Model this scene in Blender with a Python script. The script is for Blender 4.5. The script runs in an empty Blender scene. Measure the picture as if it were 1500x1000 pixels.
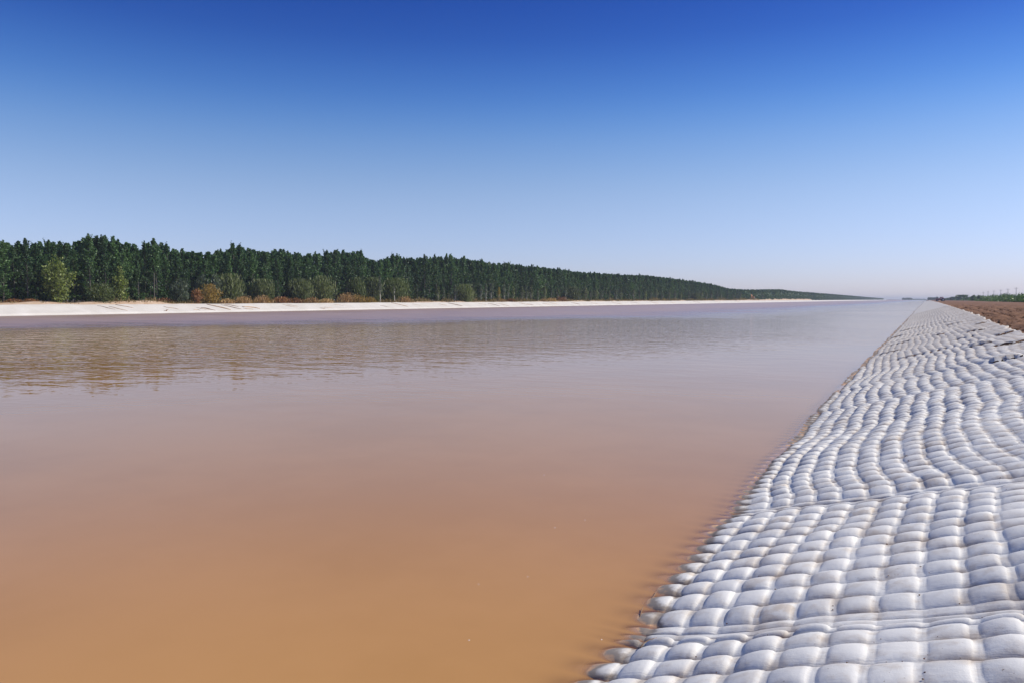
import bpy, math, random
import numpy as np
from mathutils import Vector

# ------------------------------------------------------------------ camera, sky, sun, exposure
SC = bpy.context.scene
COL = SC.collection
FPX, HCAM, CX, CY = 1100.0, 2.2, 750.0, 500.0          # focal length in px of a 1500x1000 picture, eye height over the water
YAW, PITCH = math.radians(28.893), math.radians(3.174)
cam_data = bpy.data.cameras.new('camera')
cam_data.sensor_width = 36.0
cam_data.lens = FPX / 1500.0 * 36.0
cam_data.clip_start = 0.05
cam_data.clip_end = 20000.0
cam = bpy.data.objects.new('camera', cam_data)
cam.location = (0.0, 0.0, HCAM)
cam.rotation_euler = (math.pi / 2 - PITCH, 0.0, YAW)
COL.objects.link(cam)
SC.camera = cam

SUN_AZ, SUN_EL = math.radians(54.0), math.radians(42.0)    # azimuth clockwise from +Y (down the canal)
world = bpy.data.worlds.new('World')
SC.world = world
world.use_nodes = True
wn, wl = world.node_tree.nodes, world.node_tree.links
bg = wn['Background']
sky = wn.new('ShaderNodeTexSky')
sky.sky_type = 'NISHITA'
sky.sun_disc = False
sky.sun_elevation = SUN_EL
sky.sun_rotation = SUN_AZ
sky.air_density = 1.0
sky.dust_density = 0.3
sky.ozone_density = 3.0
# a polarised, deep blue sky: the same tint all round, by height only
tc = wn.new('ShaderNodeTexCoord')
sep = wn.new('ShaderNodeSeparateXYZ')
ramp = wn.new('ShaderNodeValToRGB')
wl.new(tc.outputs['Generated'], sep.inputs[0])
wl.new(sep.outputs['Z'], ramp.inputs['Fac'])
er = ramp.color_ramp
er.interpolation = 'B_SPLINE'
stops = [(0.0, (0.93, 0.95, 1.46)), (0.06, (1.02, 1.00, 1.40)), (0.134, (1.15, 1.08, 1.24)), (0.20, (0.80, 0.97, 1.27)),
         (0.254, (0.43, 0.75, 1.25)), (0.32, (0.20, 0.43, 1.06)), (0.42, (0.10, 0.25, 0.86)), (0.6, (0.20, 0.42, 0.98)), (1.0, (0.26, 0.50, 1.0))]
while len(er.elements) < len(stops):
    er.elements.new(0.5)
for e, (p, c) in zip(er.elements, stops):
    e.position = p
    e.color = (*[v / 1.8 for v in c], 1.0)
mul = wn.new('ShaderNodeMixRGB')
mul.blend_type = 'MULTIPLY'
mul.inputs['Fac'].default_value = 1.0
wl.new(sky.outputs[0], mul.inputs[1])
wl.new(ramp.outputs['Color'], mul.inputs[2])
gain = wn.new('ShaderNodeVectorMath')
gain.operation = 'SCALE'
gain.inputs['Scale'].default_value = 1.8 / 1.4
wl.new(mul.outputs[0], gain.inputs[0])
wl.new(gain.outputs[0], bg.inputs['Color'])
bg.inputs['Strength'].default_value = 0.14

sun_data = bpy.data.lights.new('sun', 'SUN')
sun_data.energy = 5.0
sun_data.angle = math.radians(0.5)
sun_data.color = (1.0, 0.94, 0.84)
sun = bpy.data.objects.new('sun', sun_data)
sun_dir = Vector((math.sin(SUN_AZ) * math.cos(SUN_EL), math.cos(SUN_AZ) * math.cos(SUN_EL), math.sin(SUN_EL)))
sun.rotation_euler = (-sun_dir).to_track_quat('-Z', 'Y').to_euler()
sun.location = (30, 10, 40)
COL.objects.link(sun)
SC.view_settings.view_transform = 'Standard'
SC.view_settings.look = 'None'
SC.view_settings.exposure = 0.0
SC.view_settings.gamma = 1.0
SC.view_settings.use_curve_mapping = False
SC.cycles.max_bounces = 6
SC.cycles.transparent_max_bounces = 8
SC.cycles.volume_bounces = 0

# ------------------------------------------------------------------ picture <-> place
FW = np.array([-math.sin(YAW) * math.cos(PITCH), math.cos(YAW) * math.cos(PITCH), -math.sin(PITCH)])
RT = np.array([math.cos(YAW), math.sin(YAW), 0.0])
UP = np.cross(RT, FW)


def project(p):
    q = np.asarray(p, float) - np.array([0, 0, HCAM])
    d = q @ FW
    return CX + FPX * (q @ RT) / d, CY - FPX * (q @ UP) / d, d


def y_on_lane(px, X):
    """Y of the point of the lane x = X (parallel to the canal) seen in picture column px."""
    t = (px - CX) / FPX
    fx, fy, rx, ry = FW[0], FW[1], RT[0], RT[1]
    return X * (rx - t * fx) / (t * fy - ry)


def depth_at(X, Y, Z=2.0):
    return float((np.array([X, Y, Z]) - np.array([0, 0, HCAM])) @ FW)


# ------------------------------------------------------------------ helpers
rng = np.random.default_rng(7)
random.seed(7)


def hash2(ix, iy, seed):
    n = (ix.astype(np.int64) * 374761393 + iy.astype(np.int64) * 668265263 + seed * 1442695041) & 0x7fffffff
    n = ((n ^ (n >> 13)) * 1274126177) & 0x7fffffff
    n = n ^ (n >> 16)
    return (n & 0xffff) / 32767.5 - 1.0


def noise2(x, y, seed=0):
    x = np.asarray(x, float)
    y = np.asarray(y, float)
    x, y = np.broadcast_arrays(x, y)
    ix, iy = np.floor(x), np.floor(y)
    fx, fy = x - ix, y - iy
    fx = fx * fx * (3 - 2 * fx)
    fy = fy * fy * (3 - 2 * fy)
    a, b = hash2(ix, iy, seed), hash2(ix + 1, iy, seed)
    c, d = hash2(ix, iy + 1, seed), hash2(ix + 1, iy + 1, seed)
    return (a * (1 - fx) + b * fx) * (1 - fy) + (c * (1 - fx) + d * fx) * fy


def fbm(x, y, seed=0, octv=4):
    r = 0.0
    a = 0.5
    for k in range(octv):
        r = r + a * noise2(x * 2 ** k, y * 2 ** k, seed + 17 * k)
        a *= 0.5
    return r


def sstep(a, b, x):
    t = np.clip((np.asarray(x, float) - a) / (b - a), 0, 1)
    return t * t * (3 - 2 * t)


def mesh_from(name, verts, quads, smooth=True):
    me = bpy.data.meshes.new(name)
    v = np.ascontiguousarray(verts, dtype=np.float32)
    f = np.ascontiguousarray(quads, dtype=np.int32)
    k = f.shape[1]
    me.vertices.add(len(v))
    me.vertices.foreach_set('co', v.ravel())
    me.loops.add(f.size)
    me.loops.foreach_set('vertex_index', f.ravel())
    me.polygons.add(len(f))
    me.polygons.foreach_set('loop_start', np.arange(0, f.size, k, dtype=np.int32))
    me.polygons.foreach_set('loop_total', np.full(len(f), k, dtype=np.int32))
    me.polygons.foreach_set('use_smooth', np.full(len(f), smooth, dtype=bool))
    me.update(calc_edges=True)
    return me


def obj(name, me, m=None, parent=None, loc=None):
    o = bpy.data.objects.new(name, me)
    if m is not None and me is not None and len(me.materials) == 0:
        me.materials.append(m)
    COL.objects.link(o)
    if parent is not None:
        o.parent = parent
    if loc is not None:
        o.location = loc
    return o


def tag(o, label=None, cat=None, group=None, kind=None):
    if label:
        o['label'] = label
    if cat:
        o['category'] = cat
    if group:
        o['group'] = group
    if kind:
        o['kind'] = kind
    return o


def empty(name, loc, rz=0.0, sc=1.0):
    o = bpy.data.objects.new(name, None)
    o.empty_display_size = 0.3
    COL.objects.link(o)
    o.location = loc
    o.rotation_euler = (0, 0, rz)
    o.scale = (sc, sc, sc)
    return o


def copy_tree(root):
    c = root.copy()
    COL.objects.link(c)
    for ch in list(root.children):
        d = ch.copy()
        COL.objects.link(d)
        d.parent = c
        for g in list(ch.children):
            e = g.copy()
            COL.objects.link(e)
            e.parent = d
    return c


def grid_quads(nx, ny):
    i = np.arange(nx - 1)[None, :] + nx * np.arange(ny - 1)[:, None]
    i = i.ravel()
    return np.stack([i, i + 1, i + 1 + nx, i + nx], 1)


class Soup:
    """collects boxes, tubes and prisms as one mesh"""

    def __init__(self):
        self.v, self.f = [], []

    def box(self, c, s, rz=0.0, rx=0.0):
        c = np.array(c, float)
        h = np.array(s, float) / 2
        b = len(self.v)
        cz, sz, cx, sx = math.cos(rz), math.sin(rz), math.cos(rx), math.sin(rx)
        for z in (-1, 1):
            for y in (-1, 1):
                for x in (-1, 1):
                    p = np.array([x, y, z]) * h
                    p = np.array([p[0], p[1] * cx - p[2] * sx, p[1] * sx + p[2] * cx])
                    p = np.array([p[0] * cz - p[1] * sz, p[0] * sz + p[1] * cz, p[2]])
                    self.v.append(tuple(c + p))
        for q in ((0, 2, 3, 1), (4, 5, 7, 6), (0, 1, 5, 4), (2, 6, 7, 3), (0, 4, 6, 2), (1, 3, 7, 5)):
            self.f.append(tuple(b + i for i in q))
        return self

    def tube(self, pts, rads, n=6, cap=True):
        pts = [Vector(p) for p in pts]
        base = len(self.v)
        for i, p in enumerate(pts):
            a = pts[max(0, i - 1)]
            c = pts[min(len(pts) - 1, i + 1)]
            d = (c - a).normalized()
            up = Vector((0, 0, 1)) if abs(d.z) < 0.9 else Vector((1, 0, 0))
            s = d.cross(up).normalized()
            t = d.cross(s)
            for k in range(n):
                w = 2 * math.pi * k / n
                self.v.append(tuple(p + (s * math.cos(w) + t * math.sin(w)) * rads[i]))
        for i in range(len(pts) - 1):
            for k in range(n):
                a = base + i * n + k
                b = base + i * n + (k + 1) % n
                self.f.append((a, b, b + n, a + n))
        if cap:
            self.f.append(tuple(base + k for k in range(n))[::-1])
            self.f.append(tuple(base + (len(pts) - 1) * n + k for k in range(n)))
        return self

    def prism(self, prof, y0, y1):
        """profile in x,z extruded along y"""
        b = len(self.v)
        n = len(prof)
        for y in (y0, y1):
            for x, z in prof:
                self.v.append((x, y, z))
        self.f.append(tuple(range(b, b + n)))
        self.f.append(tuple(range(b + 2 * n - 1, b + n - 1, -1)))
        for k in range(n):
            self.f.append((b + k, b + (k + 1) % n + 0, b + n + (k + 1) % n, b + n + k)[::-1])
        return self

    def mesh(self, name, smooth=False):
        me = bpy.data.meshes.new(name)
        me.from_pydata(self.v, [], self.f)
        if smooth:
            me.polygons.foreach_set('use_smooth', [True] * len(me.polygons))
        me.update()
        return me

    def build(self, name, m, parent=None, smooth=False, loc=None):
        return obj(name, self.mesh(name, smooth), m, parent, loc)


# ------------------------------------------------------------------ materials
def new_mat(name):
    m = bpy.data.materials.new(name)
    m.use_nodes = True
    nt = m.node_tree
    p = nt.nodes['Principled BSDF']
    return m, nt, p


def node(nt, t, **kw):
    n = nt.nodes.new(t)
    for k, v in kw.items():
        setattr(n, k, v)
    return n


def mathn(nt, op, a, b=None, clamp=False):
    n = nt.nodes.new('ShaderNodeMath')
    n.operation = op
    n.use_clamp = clamp
    for i, x in enumerate((a, b)):
        if x is None:
            continue
        if isinstance(x, (int, float)):
            n.inputs[i].default_value = x
        else:
            nt.links.new(x, n.inputs[i])
    return n.outputs[0]


def maprange(nt, val, a, b, c=0.0, d=1.0, smooth=True):
    n = nt.nodes.new('ShaderNodeMapRange')
    n.interpolation_type = 'SMOOTHSTEP' if smooth else 'LINEAR'
    nt.links.new(val, n.inputs['Value'])
    n.inputs['From Min'].default_value = a
    n.inputs['From Max'].default_value = b
    n.inputs['To Min'].default_value = c
    n.inputs['To Max'].default_value = d
    return n.outputs['Result']


def noise(nt, vec, scale, detail=4.0, rough=0.55):
    n = nt.nodes.new('ShaderNodeTexNoise')
    n.inputs['Scale'].default_value = scale
    n.inputs['Detail'].default_value = detail
    n.inputs['Roughness'].default_value = rough
    if vec is not None:
        nt.links.new(vec, n.inputs['Vector'])
    return n.outputs['Fac']


def mixc(nt, fac, a, b, blend='MIX'):
    n = nt.nodes.new('ShaderNodeMixRGB')
    n.blend_type = blend
    for i, x in ((0, fac), (1, a), (2, b)):
        if isinstance(x, (int, float)):
            n.inputs[i].default_value = x
        elif isinstance(x, tuple):
            n.inputs[i].default_value = (*x, 1.0)
        else:
            nt.links.new(x, n.inputs[i])
    return n.outputs[0]


def position(nt):
    return nt.nodes.new('ShaderNodeNewGeometry').outputs['Position']


def bump(nt, height, strength, dist, p):
    b = nt.nodes.new('ShaderNodeBump')
    b.inputs['Strength'].default_value = strength
    b.inputs['Distance'].default_value = dist
    nt.links.new(height, b.inputs['Height'])
    nt.links.new(b.outputs['Normal'], p.inputs['Normal'])


def simple_mat(name, col, rough=0.7, var=0.25, scale=3.0, metal=0.0):
    m, nt, p = new_mat(name)
    pos = position(nt)
    f = noise(nt, pos, scale)
    c = mixc(nt, f, tuple(v * (1 - var) for v in col), tuple(min(1, v * (1 + var)) for v in col))
    nt.links.new(c, p.inputs['Base Color'])
    p.inputs['Roughness'].default_value = rough
    p.inputs['Metallic'].default_value = metal
    return m


def leaf_mat(name, c_dark, c_light, rough=0.5, trans=0.25):
    m, nt, p = new_mat(name)
    geo = nt.nodes.new('ShaderNodeNewGeometry')
    oi = nt.nodes.new('ShaderNodeObjectInfo')
    f = mathn(nt, 'POWER', geo.outputs['Random Per Island'], 1.6)
    f2 = mathn(nt, 'MULTIPLY', mathn(nt, 'POWER', oi.outputs['Random'], 1.5), 0.62)
    f = mathn(nt, 'ADD', mathn(nt, 'MULTIPLY', f, 0.7), f2, clamp=True)
    c = mixc(nt, f, c_dark, c_light)
    nt.links.new(c, p.inputs['Base Color'])
    p.inputs['Roughness'].default_value = rough
    p.inputs['Specular IOR Level'].default_value = 0.35
    tr = nt.nodes.new('ShaderNodeBsdfTranslucent')
    nt.links.new(mixc(nt, 1.0, c, (1.1, 1.3, 0.5), 'MULTIPLY'), tr.inputs['Color'])
    mx = nt.nodes.new('ShaderNodeMixShader')
    mx.inputs[0].default_value = trans
    nt.links.new(p.outputs[0], mx.inputs[1])
    nt.links.new(tr.outputs[0], mx.inputs[2])
    nt.links.new(mx.outputs[0], nt.nodes['Material Output'].inputs['Surface'])
    return m


def mat_concrete():
    m, nt, p = new_mat('grouted_fabric')
    pos = position(nt)
    sx = nt.nodes.new('ShaderNodeSeparateXYZ')
    nt.links.new(pos, sx.inputs[0])
    big = noise(nt, pos, 1.1, 4, 0.6)
    mid = noise(nt, pos, 7.0, 4, 0.6)
    fine = noise(nt, pos, 130.0, 2, 0.6)
    base = mixc(nt, maprange(nt, big, 0.35, 0.7), (0.75, 0.745, 0.705), (0.80, 0.79, 0.74))
    dust = mathn(nt, 'MULTIPLY', maprange(nt, mid, 0.47, 0.72), 0.42)
    base = mixc(nt, dust, base, (0.50, 0.42, 0.33))
    # each cell took the grout a little differently; a few are stained tan
    tn = node(nt, 'ShaderNodeAttribute', attribute_name='tone').outputs['Fac']
    base = mixc(nt, 1.0, base, mixc(nt, tn, (0.90, 0.90, 0.905), (1.03, 1.02, 1.0)), 'MULTIPLY')
    tan = mathn(nt, 'MULTIPLY', maprange(nt, tn, 0.965, 0.985), maprange(nt, noise(nt, pos, 9.0, 4, 0.6), 0.38, 0.6))
    base = mixc(nt, mathn(nt, 'MULTIPLY', tan, 0.55), base, (0.52, 0.42, 0.31))
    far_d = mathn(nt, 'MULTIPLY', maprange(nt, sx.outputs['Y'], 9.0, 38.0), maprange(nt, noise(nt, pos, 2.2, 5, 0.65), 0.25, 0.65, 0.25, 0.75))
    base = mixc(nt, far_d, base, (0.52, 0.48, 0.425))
    # soil crumbs and smears, thicker in the seams; also paints in the seams' shadow lines
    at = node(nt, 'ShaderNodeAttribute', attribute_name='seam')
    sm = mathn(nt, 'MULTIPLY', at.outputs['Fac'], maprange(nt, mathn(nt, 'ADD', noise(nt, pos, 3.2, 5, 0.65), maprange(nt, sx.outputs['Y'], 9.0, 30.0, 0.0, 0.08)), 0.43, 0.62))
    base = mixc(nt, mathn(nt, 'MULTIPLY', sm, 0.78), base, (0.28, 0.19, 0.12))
    spk = maprange(nt, noise(nt, pos, 42.0, 2, 0.5), 0.71, 0.76)
    spk = mathn(nt, 'MULTIPLY', spk, maprange(nt, noise(nt, pos, 2.3, 3, 0.5), 0.46, 0.62))
    base = mixc(nt, mathn(nt, 'MULTIPLY', spk, 0.75), base, (0.16, 0.10, 0.06))
    # soil pushed over the top edge
    tp = mathn(nt, 'MULTIPLY', maprange(nt, sx.outputs['X'], 0.9, 2.6), maprange(nt, noise(nt, pos, 1.7, 5, 0.6), 0.46, 0.7))
    base = mixc(nt, mathn(nt, 'MULTIPLY', tp, 0.45), base, (0.52, 0.43, 0.32))
    # damp grout near the water, silt below it
    wob = mathn(nt, 'ADD', sx.outputs['Z'], mathn(nt, 'MULTIPLY', mathn(nt, 'SUBTRACT', mid, 0.5), 0.07))
    wet = maprange(nt, wob, 0.044, 0.018)
    base = mixc(nt, mathn(nt, 'MULTIPLY', wet, 0.85), base, (0.19, 0.15, 0.12))
    silt = maprange(nt, wob, 0.012, -0.004)
    base = mixc(nt, silt, base, (0.62, 0.38, 0.22))
    nt.links.new(base, p.inputs['Base Color'])
    p.inputs['Roughness'].default_value = 0.92
    p.inputs['Specular IOR Level'].default_value = 0.12
    mpw = nt.nodes.new('ShaderNodeMapping')
    mpw.inputs['Scale'].default_value = (9.0, 95.0, 30.0)
    nt.links.new(pos, mpw.inputs['Vector'])
    puck = mathn(nt, 'MULTIPLY', noise(nt, mpw.outputs[0], 1.0, 3, 0.6), mathn(nt, 'MULTIPLY', at.outputs['Fac'], 0.006))
    fine = mathn(nt, 'ADD', fine, mathn(nt, 'MULTIPLY', puck, 800.0))
    h = mathn(nt, 'ADD', mathn(nt, 'MULTIPLY', fine, 0.0012), mathn(nt, 'MULTIPLY', noise(nt, pos, 14.0, 2, 0.5), 0.004))
    bump(nt, h, 0.8, 1.0, p)
    return m


def mat_far_lining():
    m, nt, p = new_mat('far_concrete')
    pos = position(nt)
    c = mixc(nt, maprange(nt, noise(nt, pos, 0.35, 5, 0.6), 0.35, 0.7), (0.58, 0.54, 0.47), (0.65, 0.61, 0.545))
    c = mixc(nt, mathn(nt, 'MULTIPLY', maprange(nt, noise(nt, pos, 1.4, 5, 0.65), 0.58, 0.72), 0.45), c, (0.48, 0.40, 0.30))
    nt.links.new(c, p.inputs['Base Color'])
    p.inputs['Roughness'].default_value = 0.8
    return m


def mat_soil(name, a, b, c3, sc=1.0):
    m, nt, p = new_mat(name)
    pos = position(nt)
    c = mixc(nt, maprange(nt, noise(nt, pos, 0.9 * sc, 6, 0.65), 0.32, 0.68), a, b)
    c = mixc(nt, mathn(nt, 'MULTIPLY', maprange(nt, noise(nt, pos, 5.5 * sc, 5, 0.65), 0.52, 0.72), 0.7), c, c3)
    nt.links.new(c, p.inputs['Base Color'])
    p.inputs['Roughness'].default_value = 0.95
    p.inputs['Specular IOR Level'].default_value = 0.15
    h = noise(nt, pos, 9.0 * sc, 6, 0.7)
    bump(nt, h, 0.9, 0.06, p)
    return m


def mat_ground():
    m, nt, p = new_mat('ground_earth')
    pos = position(nt)
    sx = nt.nodes.new('ShaderNodeSeparateXYZ')
    nt.links.new(pos, sx.inputs[0])
    n1 = noise(nt, pos, 0.08, 6, 0.65)
    n2 = noise(nt, pos, 0.9, 5, 0.65)
    soil = mixc(nt, n2, (0.15, 0.078, 0.044), (0.24, 0.14, 0.085))
    grass = mixc(nt, n2, (0.055, 0.075, 0.025), (0.12, 0.13, 0.05))
    wob = mathn(nt, 'ADD', sx.outputs['X'], mathn(nt, 'MULTIPLY', mathn(nt, 'SUBTRACT', n1, 0.5), 16.0))
    f = maprange(nt, wob, 24.0, 30.0)
    c = mixc(nt, f, soil, grass)
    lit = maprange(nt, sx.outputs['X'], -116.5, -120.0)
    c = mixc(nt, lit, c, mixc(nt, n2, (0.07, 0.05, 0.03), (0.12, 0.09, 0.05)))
    nt.links.new(c, p.inputs['Base Color'])
    p.inputs['Roughness'].default_value = 0.95
    p.inputs['Specular IOR Level'].default_value = 0.1
    return m


def mat_water():
    m, nt, p = new_mat('muddy_water')
    pos = position(nt)
    sx = nt.nodes.new('ShaderNodeSeparateXYZ')
    nt.links.new(pos, sx.inputs[0])
    X, Y = sx.outputs['X'], sx.outputs['Y']
    sil = noise(nt, pos, 0.22, 6, 0.62)
    c = mixc(nt, maprange(nt, sil, 0.35, 0.65), (0.455, 0.236, 0.070), (0.505, 0.266, 0.086))
    # silt hides the bottom within a hand's depth: opacity from the water's depth over the sloping bank
    dep = node(nt, 'ShaderNodeAttribute', attribute_name='depth').outputs['Fac']
    tr = mathn(nt, 'POWER', 2.718, mathn(nt, 'MULTIPLY', dep, -46.0))
    al = mathn(nt, 'SUBTRACT', 1.0, mathn(nt, 'MULTIPLY', tr, 0.88))
    # wind ripples: a breezy strip along the far side, a lightly ruffled middle, calm water close by
    n_edge = noise(nt, pos, 0.05, 3, 0.5)
    q = mathn(nt, 'SUBTRACT', X, mathn(nt, 'MULTIPLY', mathn(nt, 'MINIMUM', Y, 105.0), 0.42))
    q = mathn(nt, 'ADD', q, mathn(nt, 'MULTIPLY', mathn(nt, 'SUBTRACT', n_edge, 0.5), 34.0))
    q = mathn(nt, 'ADD', q, mathn(nt, 'MULTIPLY', mathn(nt, 'SUBTRACT', noise(nt, pos, 0.35, 3, 0.6), 0.5), 22.0))
    breeze = maprange(nt, q, -54.0, -96.0)
    qr = mathn(nt, 'SUBTRACT', X, mathn(nt, 'MULTIPLY', mathn(nt, 'MINIMUM', Y, 48.0), 0.42))
    qr = mathn(nt, 'ADD', qr, mathn(nt, 'MULTIPLY', mathn(nt, 'SUBTRACT', n_edge, 0.5), 30.0))
    ruff = maprange(nt, qr, -9.0, -40.0)
    mps = nt.nodes.new('ShaderNodeMapping')
    mps.inputs['Rotation'].default_value = (0, 0, math.radians(-30))
    mps.inputs['Scale'].default_value = (0.05, 0.5, 1.0)
    nt.links.new(pos, mps.inputs['Vector'])
    breeze = mathn(nt, 'MULTIPLY', breeze, maprange(nt, noise(nt, mps.outputs[0], 0.9, 4, 0.6), 0.30, 0.62, 0.55, 1.0))
    mp = nt.nodes.new('ShaderNodeMapping')
    mp.inputs['Rotation'].default_value = (0, 0, math.radians(35))
    mp.inputs['Scale'].default_value = (0.55, 1.0, 1.0)
    nt.links.new(pos, mp.inputs['Vector'])
    w1 = noise(nt, mp.outputs[0], 1.1, 3, 0.5)
    w2 = noise(nt, mp.outputs[0], 4.0, 2, 0.5)
    amp1 = mathn(nt, 'ADD', 0.0018, mathn(nt, 'ADD', mathn(nt, 'MULTIPLY', ruff, 0.058), mathn(nt, 'MULTIPLY', breeze, 0.03)))
    amp2 = mathn(nt, 'ADD', 0.0001, mathn(nt, 'ADD', mathn(nt, 'MULTIPLY', ruff, 0.016), mathn(nt, 'MULTIPLY', breeze, 0.008)))
    h = mathn(nt, 'ADD', mathn(nt, 'MULTIPLY', w1, amp1), mathn(nt, 'MULTIPLY', w2, amp2))
    bp = nt.nodes.new('ShaderNodeBump')
    bp.inputs['Strength'].default_value = 1.0
    bp.inputs['Distance'].default_value = 1.0
    nt.links.new(h, bp.inputs['Height'])
    body = nt.nodes.new('ShaderNodeBsdfDiffuse')
    nt.links.new(c, body.inputs['Color'])
    clear = nt.nodes.new('ShaderNodeBsdfTransparent')
    mb = nt.nodes.new('ShaderNodeMixShader')
    nt.links.new(al, mb.inputs[0])
    nt.links.new(clear.outputs[0], mb.inputs[1])
    nt.links.new(body.outputs[0], mb.inputs[2])
    gl = nt.nodes.new('ShaderNodeBsdfGlossy')
    gl.distribution = 'MULTI_GGX'
    nt.links.new(mathn(nt, 'ADD', 0.02, mathn(nt, 'ADD', mathn(nt, 'MULTIPLY', breeze, 0.40), mathn(nt, 'MULTIPLY', ruff, 0.045))), gl.inputs['Roughness'])
    nt.links.new(bp.outputs[0], gl.inputs['Normal'])
    fr = nt.nodes.new('ShaderNodeFresnel')
    fr.inputs['IOR'].default_value = 1.50
    nt.links.new(bp.outputs[0], fr.inputs['Normal'])
    fac = mathn(nt, 'ADD', mathn(nt, 'MULTIPLY', fr.outputs[0], mathn(nt, 'SUBTRACT', 1.0, breeze)), mathn(nt, 'MULTIPLY', breeze, 0.62))
    gb = nt.nodes.new('ShaderNodeNewGeometry')
    fac = mathn(nt, 'MULTIPLY', fac, mathn(nt, 'SUBTRACT', 1.0, gb.outputs['Backfacing']))
    ms = nt.nodes.new('ShaderNodeMixShader')
    nt.links.new(fac, ms.inputs[0])
    nt.links.new(mb.outputs[0], ms.inputs[1])
    nt.links.new(gl.outputs[0], ms.inputs[2])
    nt.links.new(ms.outputs[0], nt.nodes['Material Output'].inputs['Surface'])
    nt.nodes.remove(p)
    return m


M = {}
M['concrete'] = mat_concrete()
M['far_concrete'] = mat_far_lining()
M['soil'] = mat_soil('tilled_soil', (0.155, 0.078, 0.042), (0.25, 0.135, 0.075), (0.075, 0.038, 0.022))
M['sand'] = mat_soil('sandy_earth', (0.44, 0.30, 0.19), (0.55, 0.42, 0.30), (0.30, 0.17, 0.10), 0.6)
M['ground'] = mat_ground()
M['water'] = mat_water()
M['bark'] = simple_mat('poplar_bark', (0.10, 0.09, 0.075), 0.9, 0.4, 4.0)
M['bark_dark'] = simple_mat('shrub_bark', (0.10, 0.08, 0.06), 0.9, 0.4, 4.0)
M['bark_pale'] = simple_mat('pale_bark', (0.42, 0.40, 0.35), 0.9, 0.3, 4.0)
M['poplar'] = leaf_mat('poplar_leaves', (0.012, 0.038, 0.013), (0.105, 0.195, 0.062))
M['poplar_far'] = leaf_mat('poplar_leaves_far', (0.012, 0.038, 0.013), (0.095, 0.18, 0.058))
M['willow'] = leaf_mat('willow_leaves', (0.045, 0.060, 0.024), (0.19, 0.22, 0.085))
M['willow_bright'] = leaf_mat('willow_leaves_bright', (0.045, 0.065, 0.018), (0.13, 0.16, 0.05))
M['greyleaf'] = leaf_mat('grey_green_leaves', (0.045, 0.065, 0.040), (0.13, 0.16, 0.10))
M['yellowgreen'] = leaf_mat('yellow_green_leaves', (0.075, 0.105, 0.022), (0.31, 0.36, 0.085))
M['gold'] = leaf_mat('golden_leaves', (0.14, 0.085, 0.018), (0.34, 0.22, 0.05))
M['rust'] = leaf_mat('rust_leaves', (0.15, 0.06, 0.022), (0.36, 0.17, 0.07))
M['straw'] = leaf_mat('dry_grass_blades', (0.26, 0.14, 0.06), (0.56, 0.38, 0.18), 0.7, 0.2)
M['weeds'] = leaf_mat('weed_leaves', (0.030, 0.070, 0.014), (0.13, 0.22, 0.05))
M['scrub'] = leaf_mat('scrub_grass', (0.07, 0.06, 0.022), (0.34, 0.24, 0.10), 0.7, 0.2)
M['yellow'] = leaf_mat('yellow_leaves', (0.22, 0.16, 0.02), (0.45, 0.34, 0.05))
M['pole'] = simple_mat('weathered_pole', (0.20, 0.19, 0.19), 0.85)
M['orange_paint'] = simple_mat('orange_paint', (0.62, 0.26, 0.09), 0.45, 0.15)
M['red_paint'] = simple_mat('faded_red_paint', (0.42, 0.12, 0.11), 0.5, 0.2)
M['white_paint'] = simple_mat('pale_paint', (0.72, 0.70, 0.68), 0.4, 0.1)
M['rubber'] = simple_mat('black_rubber', (0.02, 0.02, 0.022), 0.85)
M['dark_steel'] = simple_mat('dark_steel', (0.05, 0.045, 0.045), 0.6)
M['glass'] = simple_mat('cab_glass', (0.10, 0.13, 0.15), 0.08)
M['roof_tile'] = simple_mat('dark_roof', (0.10, 0.08, 0.10), 0.8)
M['plaster'] = simple_mat('plaster', (0.45, 0.40, 0.36), 0.9)
M['twig'] = simple_mat('dead_twig', (0.24, 0.15, 0.09), 0.9)
M['foam'] = simple_mat('pale_foam', (0.75, 0.72, 0.66), 0.8)

# ------------------------------------------------------------------ ground, water
SLOPE = 1 / 3.4
XW = -1.64            # near waterline
XFW = -107.0          # far waterline
XFT = -112.0          # top of the far lining
ZFT = 1.45
ZR = 1.19             # right-hand land


def xw(Y):
    Y = np.asarray(Y, float)
    return XW - 0.19 * sstep(3.0, 14.0, Y) - 0.03 * sstep(14, 60, Y) - 0.25 * sstep(60, 200, Y) + 0.02 * noise2(Y / 2.5, 0.3, 5)


prof = [(-6000, 1.4), (-400, 1.4), (-130, 1.42), (-112.6, 1.30), (-107.0, -0.22), (-104.0, -1.1), (-5.0, -1.1), (-2.4, -0.36),
        (2.2, 0.98), (4.0, 1.02), (14.0, 1.08), (30, 1.15), (400, 1.15), (6000, 1.15)]
ys = np.array([-120, 0, 60, 150, 300, 600, 1200, 2400, 4800, 6000], float)
gv = np.array([(x, y, z) for y in ys for x, z in prof])
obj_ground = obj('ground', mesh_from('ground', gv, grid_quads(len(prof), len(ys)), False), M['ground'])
tag(obj_ground, kind='structure')

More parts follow.
